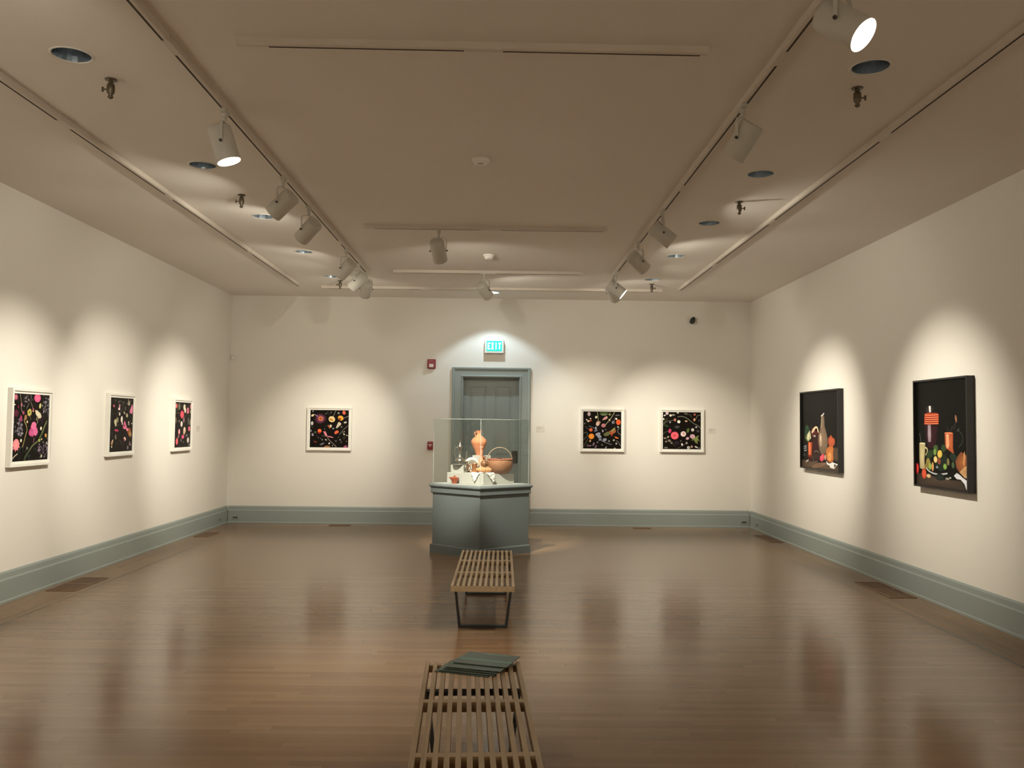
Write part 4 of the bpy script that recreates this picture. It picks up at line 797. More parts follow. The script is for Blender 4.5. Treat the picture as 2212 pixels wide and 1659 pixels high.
picture('RP2', (XR, 7.545, 1.507), -pi / 2, .93, .97, .068, 'nearer black-framed still life on the right wall, red-collared jar, lemons and copper mug', SG, True)

# ------------------------------------------------------------ ceiling tracks
def track(p, q, slots, side, label):
    """p, q: ends on the ceiling; slots: stretches along the run that show the dark groove; side: +1/-1 of the run's left normal"""
    p, q = Vector((*p, 0)), Vector((*q, 0)); d = (q - p); Lh = d.length; d.normalize()
    a = math.atan2(d.y, d.x)
    t = thing('lighting_track', (p.x, p.y, H), label, 'lighting track', 'white ceiling lighting tracks', a)
    b = MB(); b.rings([[Vector((x, y, z)) for y, z in ((-.018, 0), (.018, 0), (.018, -.034), (.012, -.038), (-.012, -.038), (-.018, -.034))] for x in (0, Lh)]); b.build('rail', M_TRACK, t)
    for s0, s1 in slots:
        b = MB(); y = side * .0115
        b.box2((s0, y - .0060, -.0388), (s1, y + .0060, -.030)); b.build('groove', M_SLOT, t)
    cuts = [x for s in slots for x in s]
    for i in range(len(slots) - 1):
        b = MB(); b.box2((slots[i][1] + .01, -.0195, -.0395), (slots[i + 1][0] - .01, .0195, -.001)); b.build('joint_cover', M_TRACK, t)
def seg(y0, gaps, y1): 
    ys = [y0 + .04] + [v for g in gaps for v in (g - .09, g + .09)] + [y1 - .02]; return [(ys[i] - y0, ys[i + 1] - y0) for i in range(0, len(ys), 2)]
YS = -2.8
track((-1.718, YS), (-1.700, 11.12), seg(YS, [-.4, 1.95, 4.42, 6.82, 9.2], 11.12), 1, 'long white track left of centre carrying six cream spotlights')
track((-2.86, YS), (-2.835, 12.24), seg(YS, [-1.6, .8, 3.2, 5.62, 7.42, 9.85], 12.24), 1, 'long bare white ceiling track nearest the left wall')
track((1.425, YS), (1.455, 11.13), seg(YS, [-.4, 1.95, 4.42, 6.9, 9.3], 11.13), -1, 'long white track right of centre carrying cream spotlights aimed at the right wall')
track((2.49, YS), (2.535, 12.14), seg(YS, [-1.6, .8, 3.2, 5.6, 8.0, 10.2], 12.14), -1, 'long bare white ceiling track nearest the right wall')
track((-1.36, 4.37), (1.06, 4.385), [(.16, 1.16), (1.36, 2.38)], 1, 'nearest bare cross track on the ceiling, above the front bench')
track((-1.35, 8.50), (1.045, 8.49), [(.1, 1.15), (1.35, 2.36)], 1, 'middle cross track on the ceiling holding a single spotlight')
track((-1.36, 11.0), (1.056, 10.97), [(.1, 1.1), (1.3, 2.36)], 1, 'cross track just beyond the display case holding one spotlight')
track((-2.55, 12.38), (2.314, 12.30), [(.1, 1.4), (1.6, 4.8)], 1, 'long bare cross track closest to the far wall')

# ------------------------------------------------------------ spotlights
LAMP_N = [0]
def spotlight(x, y, aim, label, lit=1.0, angle=46, blend=.75, up=0.0, power=None, z_off=.215, warm=WARM, power_scale=1.0):
    t = thing('track_spotlight', (x, y, H - .038), label, 'spotlight', 'cream cylindrical spotlights on the ceiling tracks')
    b = MB(); b.box2((-.018, -.045, -.022), (.018, .045, .0015), bev=.003); b.lathe([(.017, -.022), (.017, -.045), (.011, -.05), (.011, -.085)], 16); b.build('adapter', M_LAMP, t)
    c = Vector((0, 0, -z_off)); d = (Vector(aim) - (Vector((x, y, H - .038)) + c)).normalized()
    az = math.atan2(d.y, d.x)
    Rz = Matrix.Rotation(az, 4, 'Z')
    # U bracket, its arms beside the head, in the plane across the aim
    r = .079; arm = [(0, -r, -z_off), (0, -r, -.112), (0, -r * .86, -.092), (0, -r * .6, -.083), (0, 0, -.081), (0, r * .6, -.083), (0, r * .86, -.092), (0, r, -.112), (0, r, -z_off)]
    b = MB(); pts = [Rz @ Vector(p) for p in arm]
    rs = []
    for i, p in enumerate(pts):
        tdir = (pts[min(i + 1, len(pts) - 1)] - pts[max(i - 1, 0)]).normalized(); f = Rz @ Vector((1, 0, 0)); n = tdir.cross(f)
        rs.append([p + f * .009 + n * .0017, p - f * .009 + n * .0017, p - f * .009 - n * .0017, p + f * .009 - n * .0017])
    b.rings(rs); b.build('yoke', M_LAMP, t)
    q = d.to_track_quat('-Z', 'Y')
    hd = MB()       # head: open cylinder with closed rear, axis local -Z = beam
    prof_o = [(.0, .112), (.060, .112), (.069, .106), (.072, .096), (.072, -.108), (.0705, -.112), (.068, -.108), (.068, -.045)]
    hd.lathe(prof_o, 36, cap0=True, cap1=False)
    ho = hd.build('lamp_head', M_LAMP, t, loc=c, smooth=True); ho.rotation_euler = q.to_euler()
    rf = MB(); rf.lathe([(.0675, -.104), (.063, -.075), (.052, -.048)], 32, cap0=False, cap1=False); ro = rf.build('reflector', M_REFL if lit else M_LAMP, ho, smooth=True)
    lens = MB(); lens.lathe([(.052, -.050), (.035, -.057), (.0, -.060)], 24); lo = lens.build('bulb_lens', M_BULB, ho, smooth=True)
    for sg in (1, -1):
        k = MB(); k.lathe([(.009, 0), (.009, .009), (.006, .012)], 12); ko = k.build('pivot_knob', M_KNOB, t, loc=c + Rz @ Vector((0, sg * .0805, 0)), rot=(sg * -pi / 2, 0, az))
    if lit:
        ld = bpy.data.lights.new('beam', 'SPOT'); ld.energy = (power or P_SPOT) * lit; ld.color = warm; ld.spot_size = R(angle); ld.spot_blend = blend; ld.shadow_soft_size = .016
        l = bpy.data.objects.new('beam', ld); COL.objects.link(l); l.parent = ho; l.location = (0, 0, -.09)
        ld = bpy.data.lights.new('spill', 'SPOT'); ld.energy = P_SPILL * lit; ld.color = warm; ld.spot_size = R(165); ld.spot_blend = .35; ld.shadow_soft_size = .012
        l = bpy.data.objects.new('spill', ld); COL.objects.link(l); l.parent = ho; l.location = (0, 0, -.078)
    return t
XIL, XIR = -1.712, 1.435
spotlight(XIL, 5.30, (-.66, 5.37, 0), 'cream spotlight nearest on the left track, glowing mouth turned down towards the floor', .55, 53, 1)
spotlight(XIL, 6.76, (XL, 7.6, 1.25), 'cream spotlight second from the camera on the left track, thin bright rim', 1, 53, 1)
spotlight(XIL, 7.68, (XL, 9.52, 1.25), 'cream spotlight third from the camera on the left track, leaning to the left wall', 1, 53, 1)
spotlight(XIL, 9.58, (XL, 11.35, 1.25), 'cream spotlight fourth from the camera on the left track', .75, 50, 1)
spotlight(XIL, 10.42, (XL, 11.45, 1.25), 'cream spotlight fifth from the camera on the left track, just before its end', .35, 50, 1)
spotlight(XIL + .01, 11.0, (-2.6, D, 1.2), 'cream spotlight at the far end of the left track, facing the far wall', .76, 50, 1)
spotlight(XIR, 3.57, (3.35, 1.75, 1.0), 'large glaring white spotlight at the upper right, nearest the camera', .6, 53, 1)
spotlight(XIR, 5.08, (-.4, 6.65, 0), 'pale spotlight tilted down-left on the right track, close to the cross track', .45, 53, 1)
spotlight(XIR, 7.62, (XR, 7.56, 1.3), 'cream spotlight on the right track, third along, pointed at the nearer still life', 1, 53, 1)
spotlight(XIR, 8.95, (XR, 10.38, 1.3), 'cream spotlight on the right track seen from its round back, fourth along', 1, 50, 1)
spotlight(XIR + .01, 10.72, (XR, 10.38, 1.3), 'small bright-mouthed spotlight near the end of the right track', .35, 53, 1)
spotlight(XIR + .015, 11.06, (2.85, D, 1.2), 'cream spotlight at the very end of the right track, facing the far wall', .76, 50, 1)
spotlight(-.611, 8.50, (-.2, 10.5, 1.08), 'lone spotlight on the middle cross track, aimed at the display case', 2.7, 30, .6)
spotlight(-.20, 11.0, (1.55, D, 1.2), 'lone spotlight on the cross track beyond the display case', .78, 50, 1)
# unseen spotlights added on the same tracks to lift the room's overall brightness
for x, y, aim, lab in [(XIL, 3.0, (XL, 4.9, 1.1), 'added fill spotlight on the left track near the viewer, out of view'),
                       (XIL, .9, (XL, 2.2, 1.1), 'added fill spotlight on the left track above the viewer, out of view'),
                       (XIL, -1.6, (XL, -1.0, 1.1), 'added fill spotlight at the near end of the left track, out of view'),
                       (XIR, .6, (XR, -.2, 1.1), 'added fill spotlight on the right track behind the viewer, out of view'),
                       (XIR, -1.75, (XR, -2.4, 1.1), 'added fill spotlight at the near end of the right track, out of view'),
                       (XIL, -2.3, (-1.2, Y0, 1.3), 'added fill spotlight facing the near wall from the left track, out of view'),
                       (XIL, -.2, (-2.2, Y0, 1.3), 'second added fill spotlight facing the near wall from the left track, out of view'),
                       (XIR, -1.2, (2.2, Y0, .6), 'added fill spotlight facing the near wall from the right track, out of view')]:
    spotlight(x, y, aim, lab, 1.0, 68, 1)

# ------------------------------------------------------------ recessed downlights
for i, (x, y) in enumerate(DOWN):
    lit = i == 10
    side = 'left' if i < 5 else 'right'; nth = ('nearest', 'second', 'third', 'fourth', 'farthest')[i % 5]
    lab = 'round recessed downlight, lit cool white, in front of the door' if lit else 'unlit round recessed downlight, %s of five in the %s ceiling row' % (nth, side)
    t = thing('recessed_downlight', (x, y, H), lab, 'downlight', 'round recessed ceiling downlights')
    b = MB(); b.lathe([(DR - .001, .004), (DR - .001, -.001), (DR + .004, -.005), (DR + .012, -.004), (DR + .014, -.0005)], 40, cap0=False, cap1=False); b.build('trim_ring', M_RING, t, smooth=True)
    b = MB(); seg_ = 40
    b.lathe([(DR - .002, .001), (.088, .06), (.07, .13), (.045, .18), (.03, .19)], 22, cap0=False, cap1=True)
    b.build('reflector_cone', M_CAN, t)
    if lit:
        b = MB(); b.lathe([(.0, .02), (.08, .02), (.08, .03)], 32); b.build('lens', M_COOLB, t)
        ld = bpy.data.lights.new('beam', 'SPOT'); ld.energy = 48; ld.color = COOL; ld.spot_size = R(106); ld.spot_blend = .3; ld.shadow_soft_size = .025
        l = bpy.data.objects.new('beam', ld); COL.objects.link(l); l.parent = t; l.location = (0, 0, .005)

# ------------------------------------------------------------ small ceiling fittings
for i, (x, y) in enumerate([(-2.252, 4.942), (-2.241, 7.448), (-2.199, 11.896), (2.04, 4.876), (2.068, 7.426), (2.088, 11.845)]):
    sg = -1 if x < 0 else 1
    t = thing('ceiling_fitting', (x, y, H), '%s dark bronze ceiling fitting with a side screw in the %s row' % (('nearest', 'middle', 'farthest')[i % 3], 'left' if sg < 0 else 'right'), 'ceiling fitting', 'bronze ceiling fittings with side screws')
    b = MB(); b.lathe([(.033, 0), (.034, -.003), (.030, -.009), (.016, -.011)], 24); b.build('ceiling_plate', M_BRONZE, t, smooth=True)
    b = MB(); b.lathe([(.013, -.008), (.013, -.022), (.021, -.030), (.023, -.052), (.021, -.078), (.012, -.090), (.012, -.098), (.016, -.101), (.015, -.107), (.006, -.114)], 20); b.build('socket', M_BRONZE, t, smooth=True)
    b = MB(); b.tube([(sg * .018, 0, -.058), (sg * .040, 0, -.058)], .0045, 8); b.box((sg * .046, 0, -.058), (.012, .006, .030), bev=.002); b.build('thumb_screw', M_BRONZE, t)
for x, y, lab in [(-.156, 6.343, 'nearer round white smoke detector in the middle of the ceiling'), (-.134, 9.953, 'farther small smoke detector between the last two cross tracks')]:
    t = thing('smoke_detector', (x, y, H), lab, 'smoke detector', 'round white smoke detectors')
    b = MB(); b.lathe([(.066, 0), (.068, -.012), (.060, -.022), (.052, -.026)], 36); b.build('base', M_CEIL, t, smooth=True)
    b = MB(); b.lathe([(.052, -.026), (.046, -.044), (.034, -.052), (.0, -.053)], 36); b.build('sensor_cap', M_CEIL, t, smooth=True)
    b = MB()
    for k in (-1, 0, 1): b.box((k * .014, -.0465, -.044), (.008, .004, .006))
    b.build('vent_slot', M_KNOB, t)

# ------------------------------------------------------------ things on the far wall
t = thing('exit_sign', (-.0785, D, 2.754), 'lit green and white EXIT sign above the door', 'exit sign')
b = MB(); b.box2((-.147, -.085, -.108), (.147, 0, .108), bev=.004); b.build('housing', M_WHITE, t)
M_EG = mat('exit_green', (.0, .12, .09), .5, emit=(.0, .85, .66), es=.95)
M_EW = mat('exit_white', (.9, .95, .95), .4, emit=(.80, 1, 1), es=.9)
b = MB(); b.box2((-.118, -.089, -.078), (.118, -.0845, .078), bev=.0015); b.build('green_panel', M_EG, t)
def letters(word, wd, ht, gap, st, y, th):
    b = MB(); x = -(len(word) * wd + (len(word) - 1) * gap) / 2
    for ch in word:
        if ch == 'E':
            b.box2((x, y - th, -ht / 2), (x + st, y, ht / 2))
            for z in (-ht / 2, -st / 2, ht / 2 - st): b.box2((x + st, y - th, z), (x + wd * (.8 if z == -st / 2 else 1), y, z + st))
        elif ch == 'I': b.box2((x + wd / 2 - st / 2, y - th, -ht / 2), (x + wd / 2 + st / 2, y, ht / 2))
        elif ch == 'T':
            b.box2((x + wd / 2 - st / 2, y - th, -ht / 2), (x + wd / 2 + st / 2, y, ht / 2 - st)); b.box2((x, y - th, ht / 2 - st), (x + wd, y, ht / 2))
        elif ch == 'X':
            a = math.atan2(ht, wd - st)
            for k, sg in enumerate((1, -1)):
                M = Matrix.Translation((x + wd / 2, y - th * (.5 + .06 * k), 0)) @ Matrix.Rotation(-sg * (a), 4, 'Y')
                b.box((0, 0, 0), (math.hypot(ht, wd - st), th, st * .95), M)
        x += wd + gap
    return b
letters('EXIT', .044, .105, .010, .017, -.089, .002).build('lettering', M_EW, t)

t = thing('fire_alarm_strobe', (-1.045, D, 2.47), 'red wall alarm with a clear strobe, high left of the door', 'fire alarm')
b = MB(); b.box2((-.064, -.045, -.073), (.064, 0, .073), bev=.01); b.build('housing', M_RED, t)
b = MB(); b.box2((-.034, -.062, -.055), (.034, -.045, -.002), bev=.006); b.build('strobe_lens', mat('strobe', (.62, .5, .48), .15), t)
b = MB(); b.box2((-.022, -.047, .05), (.022, -.045, .056)); b.build('lettering', mat('faded_marking', (.5, .2, .2), .6), t)
t = thing('fire_alarm_pull_station', (-1.045, D, 1.212), 'dark red pull station with a pale T handle, left of the display case', 'fire alarm')
b = MB(); b.box2((-.043, -.05, -.062), (.043, 0, .062), bev=.008); b.build('housing', M_RED, t)
b = MB(); b.box2((-.032, -.060, .004), (.032, -.050, .018), bev=.003); b.box2((-.008, -.058, -.020), (.008, -.050, .006), bev=.002); b.build('pull_handle', mat('pale_handle', (.75, .55, .55), .4), t)
b = MB()
for k in range(4): b.box2((-.028 + k * .016, -.0515, .040), (-.018 + k * .016, -.0499, .052))
b.build('lettering', MATS['faded_marking'], t)
t = thing('security_camera', (2.99, D, 3.19), 'small black camera high on the far wall near the right corner', 'camera')
b = MB(); b.lathe([(.030, 0), (.030, .012), (.012, .02), (.012, .05)], 20, M=Matrix.Translation((.02, 0, .03)) @ Matrix.Rotation(pi / 2, 4, 'X')); b.build('mount', M_BLACK, t, smooth=True)
b = MB(); b.lathe([(.0, -.052), (.022, -.05), (.036, -.032), (.040, -.005), (.036, .022), (.024, .044), (.014, .060), (.0, .066)], 24, M=Matrix.Translation((.0, -.07, -.0)) @ Matrix.Rotation(R(28), 4, 'Y')); b.build('camera_head', M_BLACK, t, smooth=True)
t = thing('wall_sensor', (-4.10, D, 2.535), 'small white sensor box on the far wall beside the left corner', 'sensor')
b = MB(); b.box2((-.028, -.03, -.042), (.028, 0, .042), bev=.006); b.build('housing', M_WHITE, t)
b = MB(); b.box2((-.016, -.036, -.02), (.016, -.03, .014), bev=.003); b.build('sensor_window', M_FRAMEW, t)
def card(x, z, w, h, label, rz=0, y=D):
    t = thing('wall_label', (x, y, z), label, 'wall label', 'small white caption cards', rz)
    b = MB(); b.box2((-w / 2, -.004, -h / 2), (w / 2, 0, h / 2), bev=.001); b.build('card', M_CARD, t)
    b = MB()
    for k, f in enumerate((.45, .62, .55, .3)): b.box2((-w * .42, -.0045, h * (.30 - k * .16)), (-w * .42 + w * f, -.0039, h * (.30 - k * .16) + .004))
    b.build('lettering', M_INK, t)
card(.647, 1.487, .125, .09, 'small white caption card between the door and the print to its right')
card(3.31, 1.485, .115, .085, 'small white caption card right of the coral flower print')
card(XL, 1.44, .13, .085, 'small white caption card beside the farthest print on the left wall', pi / 2, 12.06)

def outlet(loc, rz, label):
    t = thing('baseboard_outlet', loc, label, 'outlet', 'outlets in the baseboard corners', rz)
    b = MB(); b.box2((-.055, -.005, -.028), (.055, 0, .028), bev=.0015); b.build('plate', M_TRIM, t)
    b = MB(); b.box2((-.036, -.0065, -.009), (.036, -.0045, .009), bev=.001); b.build('socket', M_DARK, t)
outlet((-4.0, D - .022, .085), 0, 'dark outlet in the far baseboard at the left corner')
outlet((3.80, D - .022, .085), 0, 'dark outlet in the far baseboard at the right corner')
outlet((XL + .022, 13.05, .085), pi / 2, 'dark outlet at the far end of the left baseboard')
outlet((XR - .022, 13.05, .085), -pi / 2, 'dark outlet at the far end of the right baseboard')

# ------------------------------------------------------------ floor vents
def vent(x0, x1, y0, y1, label, n=2):
    t = thing('floor_vent', ((x0 + x1) / 2, (y0 + y1) / 2, 0), label, 'floor vent', 'wooden floor vents along the walls')
    w, h = x1 - x0, y1 - y0
    b = MB(); f = .018
    b.box2((-w / 2, -h / 2, .0005), (w / 2, -h / 2 + f, .005)); b.box2((-w / 2, h / 2 - f, .0005), (w / 2, h / 2, .005))
    b.box2((-w / 2, -h / 2 + f, .0005), (-w / 2 + f, h / 2 - f, .005)); b.box2((w / 2 - f, -h / 2 + f, .0005), (w / 2, h / 2 - f, .005))
    if h > w: b.box2((-w / 2 + f, -f, .0005), (w / 2 - f, f, .005))
    b.build('vent_frame', M_VENT, t)
    b = MB()
    if h > w:
        k = int((w - 2 * f) / .02)
        for i in range(k): b.box2((-w / 2 + f + i * .02 + .006, -h / 2 + f, .0005), (-w / 2 + f + i * .02 + .016, h / 2 - f, .0035))
    else:
        k = int((h - 2 * f) / .02)
        for i in range(k): b.box2((-w / 2 + f, -h / 2 + f + i * .02 + .006, .0005), (w / 2 - f, -h / 2 + f + i * .02 + .016, .0035))
    b.build('louvre', M_VENT, t)
    b = MB(); b.box2((-w / 2 + f, -h / 2 + f, .0002), (w / 2 - f, h / 2 - f, .0008)); b.build('duct_opening', M_VOID, t)
vent(-4.06, -3.80, 7.96, 8.65, 'floor vent by the left wall, nearer the viewer')
vent(-4.06, -3.85, 11.75, 12.2, 'floor vent by the left wall, near the far corner')
vent(3.60, 3.85, 7.97, 8.77, 'floor vent by the right wall, nearer the viewer')
vent(3.665, 3.865, 11.73, 12.46, 'floor vent by the right wall, near the far corner')
vent(-2.53, -2.215, 13.12, 13.28, 'small floor vent below the print left of the door')
vent(2.06, 2.33, 13.14, 13.28, 'small floor vent below the two prints right of the door')

# ------------------------------------------------------------ benches
def bench(x, y, rz, label):
    """near end at the local origin, running to +Y"""
    t = thing('slatted_bench', (x, y, 0), label, 'bench', 'slatted wooden platform benches', rz)
    Lb, W, hz, th = 1.829, .470, .356, .044; sw, gp = .0205, (W - 12 * .0205) / 11
    b = MB()
    for i in range(12):
        x0 = -W / 2 + i * (sw + gp); b.box2((x0, 0, hz - th), (x0 + sw, Lb, hz), bev=.0012)
    b.build('slat_top', M_BENCH, t)
    for k in range(4):
        yc = (.016, Lb / 3, Lb * 2 / 3, Lb - .016)[k]; hwid = .0155 if k in (0, 3) else .02
        b = MB(); b.box2((-W / 2 + .0015, yc - hwid, hz - th + .001), (W / 2 - .0015, yc + hwid, hz - (.009 if k in (0, 3) else .0008)))
        b.build('cross_bar', M_BENCHX, t)
    for yf in (.235, Lb - .31):
        b = MB(); z1 = hz - th - .002; a, c = .222, .186; w_ = .020
        pts = [Vector((-a, yf, z1)), Vector((-c, yf, .0)), Vector((c, yf, .0)), Vector((a, yf, z1))]
        inn = [Vector((-a + w_ * 1.05, yf, z1 - w_)), Vector((-c + w_ * .95, yf, w_)), Vector((c - w_ * .95, yf, w_)), Vector((a - w_ * 1.05, yf, z1 - w_))]
        dd = Vector((0, .020, 0))
        for i in range(4):
            j = (i + 1) % 4; o1, o2, i1, i2 = pts[i], pts[j], inn[i], inn[j]
            for e in ((o1 - dd, o2 - dd, i2 - dd, i1 - dd), (o1 + dd, o2 + dd, i2 + dd, i1 + dd), (o1 - dd, o2 - dd, o2 + dd, o1 + dd), (i1 - dd, i2 - dd, i2 + dd, i1 + dd)): b.quad(*e)
        bmesh.ops.remove_doubles(b.bm, verts=b.bm.verts, dist=1e-5)
        b.build('leg_frame', M_BLACK, t)
bench(-.1015, 6.45, -R(.3), 'farther slatted wooden bench, standing in front of the display case')
bench(-.0455, 2.575, R(2.15), 'nearest slatted wooden bench, cut by the bottom edge, brochures on its far end')

# brochures fanned on the far end of the near bench
bro = [(-.125, 4.275, 20, -.000), (-.105, 4.285, 18, 0), (-.085, 4.30, 19, 0), (-.075, 4.315, 17.5, 0), (-.042, 4.376, 19.2, 0)]
names = ['brochure at the very bottom of the fanned pile on the near bench', 'brochure second from the bottom of the fanned pile', 'brochure in the middle of the fanned pile', 'brochure just under the top one of the pile', 'dark green brochure on top of the pile, shifted over the bench end']
for i, (x, y, a, _) in enumerate(bro):
    z = .3565 + i * .0042
    t = thing('brochure', (x, y, z), names[i], 'brochure', 'dark green brochures on the near bench', -R(a))
    b = MB(); b.box2((-.138, -.108, 0), (.138, .108, .0036), bev=.0006); b.build('cover', M_BROCH, t)
    b = MB(); b.box2((-.1375, -.04, .0036), (.1375, -.012, .0039)); b.box2((-.05, .078, .0036), (.09, .094, .0039)); b.build('cover_stripe', M_BROCHL, t)
    b = MB(); b.box2((-.137, -.1088, .0012), (.137, -.1078, .0026)); b.build('page_edge', M_BROCHE, t)

# ------------------------------------------------------------ display case
CX, CY = -.203, 10.57
t = thing('display_case', (CX, CY, 0), 'grey-blue corner-on display case with a clear glass top holding pottery', 'display case')
K = .826
def rh(hx): return [(0, -hx * K), (hx, 0), (0, hx * K), (-hx, 0)]
b = MB(); b.prism(rh(.608), 0, .092); b.rings([[Vector((x, y, .092)) for x, y in rh(.608)], [Vector((x, y, .104)) for x, y in rh(.590)]]); b.build('base_molding', M_CASE, t)
b = MB(); b.prism(rh(.580), .03, .735); b.build('plinth', M_CASE, t)
b = MB(); b.rings([[Vector((x, y, z)) for x, y in rh(h_)] for h_, z in ((.583, .715), (.592, .712), (.606, .722), (.606, .778), (.612, .786), (.626, .792), (.630, .802), (.626, .812), (.600, .826), (.590, .829))]); b.build('cornice', M_CASE, t)
b = MB(); b.prism(rh(.586), .8285, .8325); b.build('deck', mat('case_deck', (.42, .42, .40), .6), t)
zt, zb, tk = 1.604, .8325, .006
ps = rh(.577); pi_ = rh(.577 - tk * 1.35)
for i in range(4):
    j = (i + 1) % 4
    b = MB(); b.prism([ps[i], ps[j], pi_[j], pi_[i]], zb, zt - tk); b.build('glass_pane', M_GLASS, t)
b = MB(); b.prism(rh(.577), zt - tk, zt); b.build('glass_lid', M_GLASS, t)
M_EDGE = mat('glass_edge', (.45, .52, .49), .25, spec=.6)
for i in range(4):
    b = MB(); x, y = ps[i]; s = 1.0025; b.tube([(x * s, y * s, zb), (x * s, y * s, zt)], .0022, 6); b.build('edge_seal', M_EDGE, t)
for i in range(4):
    j = (i + 1) % 4; b = MB(); b.tube([(ps[i][0], ps[i][1], zt), (ps[j][0], ps[j][1], zt)], .0018, 6); b.build('edge_seal', M_EDGE, t)

DECK = .8328
def C3(x, y, z): return (CX + x, CY + y, z)
def riser(F, p, q, z, label):
    F, p, q = Vector((*F, 0)), Vector((*p, 0)), Vector((*q, 0)); o = F + (p + q) * .5
    t = thing('display_riser', C3(o.x, o.y, DECK), label, 'riser', 'white display risers in the case')
    b = MB(); P = [F - o, F + q - o, F + p + q - o, F + p - o]; b.prism([(v.x, v.y) for v in P], 0, z - DECK)
    bmesh.ops.bevel(b.bm, geom=list(b.bm.edges), offset=.002, segments=1, affect='EDGES'); b.build('block', M_RISER, t)
ZC, ZD, ZA, ZA2, ZB = .966, .952, 1.047, .958, 1.162
riser((.04, -.33), (-.28, .231), (.125, .103), ZC, 'white riser at the front of the case, under the draped cloth')
riser((.13, -.17), (-.1, .0825), (.27, .223), ZD, 'white riser at the right of the case, under the basket')
riser((-.245, -.09), (-.17, .14), (.05, .041), ZA2, 'low white riser behind the small red pot')
riser((-.205, -.031), (-.17, .14), (.09, .074), ZA, 'tall white riser at the left of the case, under the pewter coffee pot')
riser((.0, .145), (-.115, .095), (.115, .095), ZB, 'tallest white riser at the back of the case, under the big terracotta jar')

def handle(pts, r, name, m, parent, flat=1.0, n=6): 
    b = MB(); return b.tube(crom(pts, n), r, 10, flat).build(name, m, parent, smooth=True, ang=60)
# big terracotta jar
t = thing('terracotta_jar', C3(-.035, .24, ZB), 'large bright terracotta jar with narrow neck, highest thing in the case', 'jar')
b = MB(); b.lathe([(.0, .001), (.036, 0), (.040, .012), (.056, .055), (.078, .105), (.093, .142), (.098, .162), (.095, .180), (.078, .206), (.050, .228), (.031, .246), (.025, .262), (.026, .280), (.033, .296), (.036, .304), (.031, .306), (.024, .296), (.02, .25)], 40); b.build('body', M_TERRA, t, smooth=True, ang=60)
handle([(-.026, 0, .282), (-.048, 0, .284), (-.056, 0, .272), (-.046, 0, .252), (-.042, 0, .232)], .007, 'handle', M_TERRA, t, 1.3)
# long-necked bottle
t = thing('terracotta_bottle', C3(.0, .05, DECK), 'slim long-necked terracotta bottle in front of the big jar', 'bottle')
b = MB(); b.lathe([(.0, .001), (.045, 0), (.050, .01), (.066, .08), (.070, .14), (.066, .19), (.052, .235), (.034, .268), (.022, .295), (.0175, .33), (.0165, .39), (.0175, .415), (.024, .425), (.027, .432), (.024, .440), (.018, .442), (.012, .43)], 36); b.build('body', M_TERRA2, t, smooth=True, ang=60)
handle([(.018, 0, .315), (.034, 0, .318), (.047, 0, .298), (.052, 0, .262), (.056, 0, .232)], .006, 'handle', M_TERRA2, t, 1.3)
# coffee pot on its tray
px, py = -.262, .055
t = thing('pewter_tray', C3(px, py, ZA), 'shallow round pewter tray under the coffee pot', 'tray')
b = MB(); b.lathe([(.0, .001), (.060, 0), (.066, .002), (.086, .010), (.0875, .0125), (.084, .012), (.064, .006), (.0, .005)], 44); b.build('dish', M_PEWTER, t, smooth=True)
t = thing('coffee_pot', C3(px, py, ZA + .0055), 'tall pewter coffee pot with round belly, slim neck and long spout', 'coffee pot')
b = MB(); b.lathe([(.0, .001), (.030, 0), (.030, .006), (.024, .012), (.044, .022), (.060, .040), (.062, .050), (.054, .066), (.034, .080), (.020, .096), (.0145, .118), (.0125, .145), (.0135, .172), (.019, .196), (.026, .212), (.027, .218)], 40); b.build('body', M_PEWTER, t, smooth=True, ang=70)
b = MB(); b.lathe([(.0275, .2185), (.026, .224), (.020, .236), (.012, .25), (.007, .262), (.0045, .272), (.006, .278), (.0085, .286), (.006, .294), (.001, .298)], 28); b.build('lid', M_PEWTER, t, smooth=True, ang=70)
handle([(-.022, 0, .196), (-.044, 0, .206), (-.062, 0, .188), (-.066, 0, .150), (-.056, 0, .105), (-.047, 0, .075), (-.052, 0, .060)], .0042, 'handle', M_PEWTER, t, 1.6)
b = MB(); sp_ = crom([(.054, 0, .040), (.072, 0, .060), (.078, 0, .095), (.080, 0, .135), (.090, 0, .172)], 6); b.tube(sp_, [.012 - .0075 * i / (len(sp_) - 1) for i in range(len(sp_))], 10); b.build('spout', M_PEWTER, t, smooth=True, ang=70)
# three pewter plates on edge
PL = ['pewter plate standing on edge, rearmost of three', 'pewter plate standing on edge, middle of three', 'pewter plate standing on edge, front one of three']
for i, (x, y, r_) in enumerate([(-.113, -.030, .090), (-.113, -.044, .085), (-.108, -.056, .077)]):
    t = thing('pewter_plate', C3(x, y, ZC), PL[i], 'plate', 'pewter plates standing behind the jug')
    M = Matrix.Translation((0, 0, r_ * cos(R(12)) + .001)) @ Matrix.Rotation(R(90 - 12), 4, 'X')
    b = MB(); b.lathe([(.0, 0), (r_ * .62, 0), (r_ * .70, .005), (r_ * .98, .008), (r_, .0095), (r_ * .97, .011), (r_ * .69, .008), (r_ * .6, .003), (.0, .003)], 48, M=M); b.build('dish', M_PEWTERD, t, smooth=True)
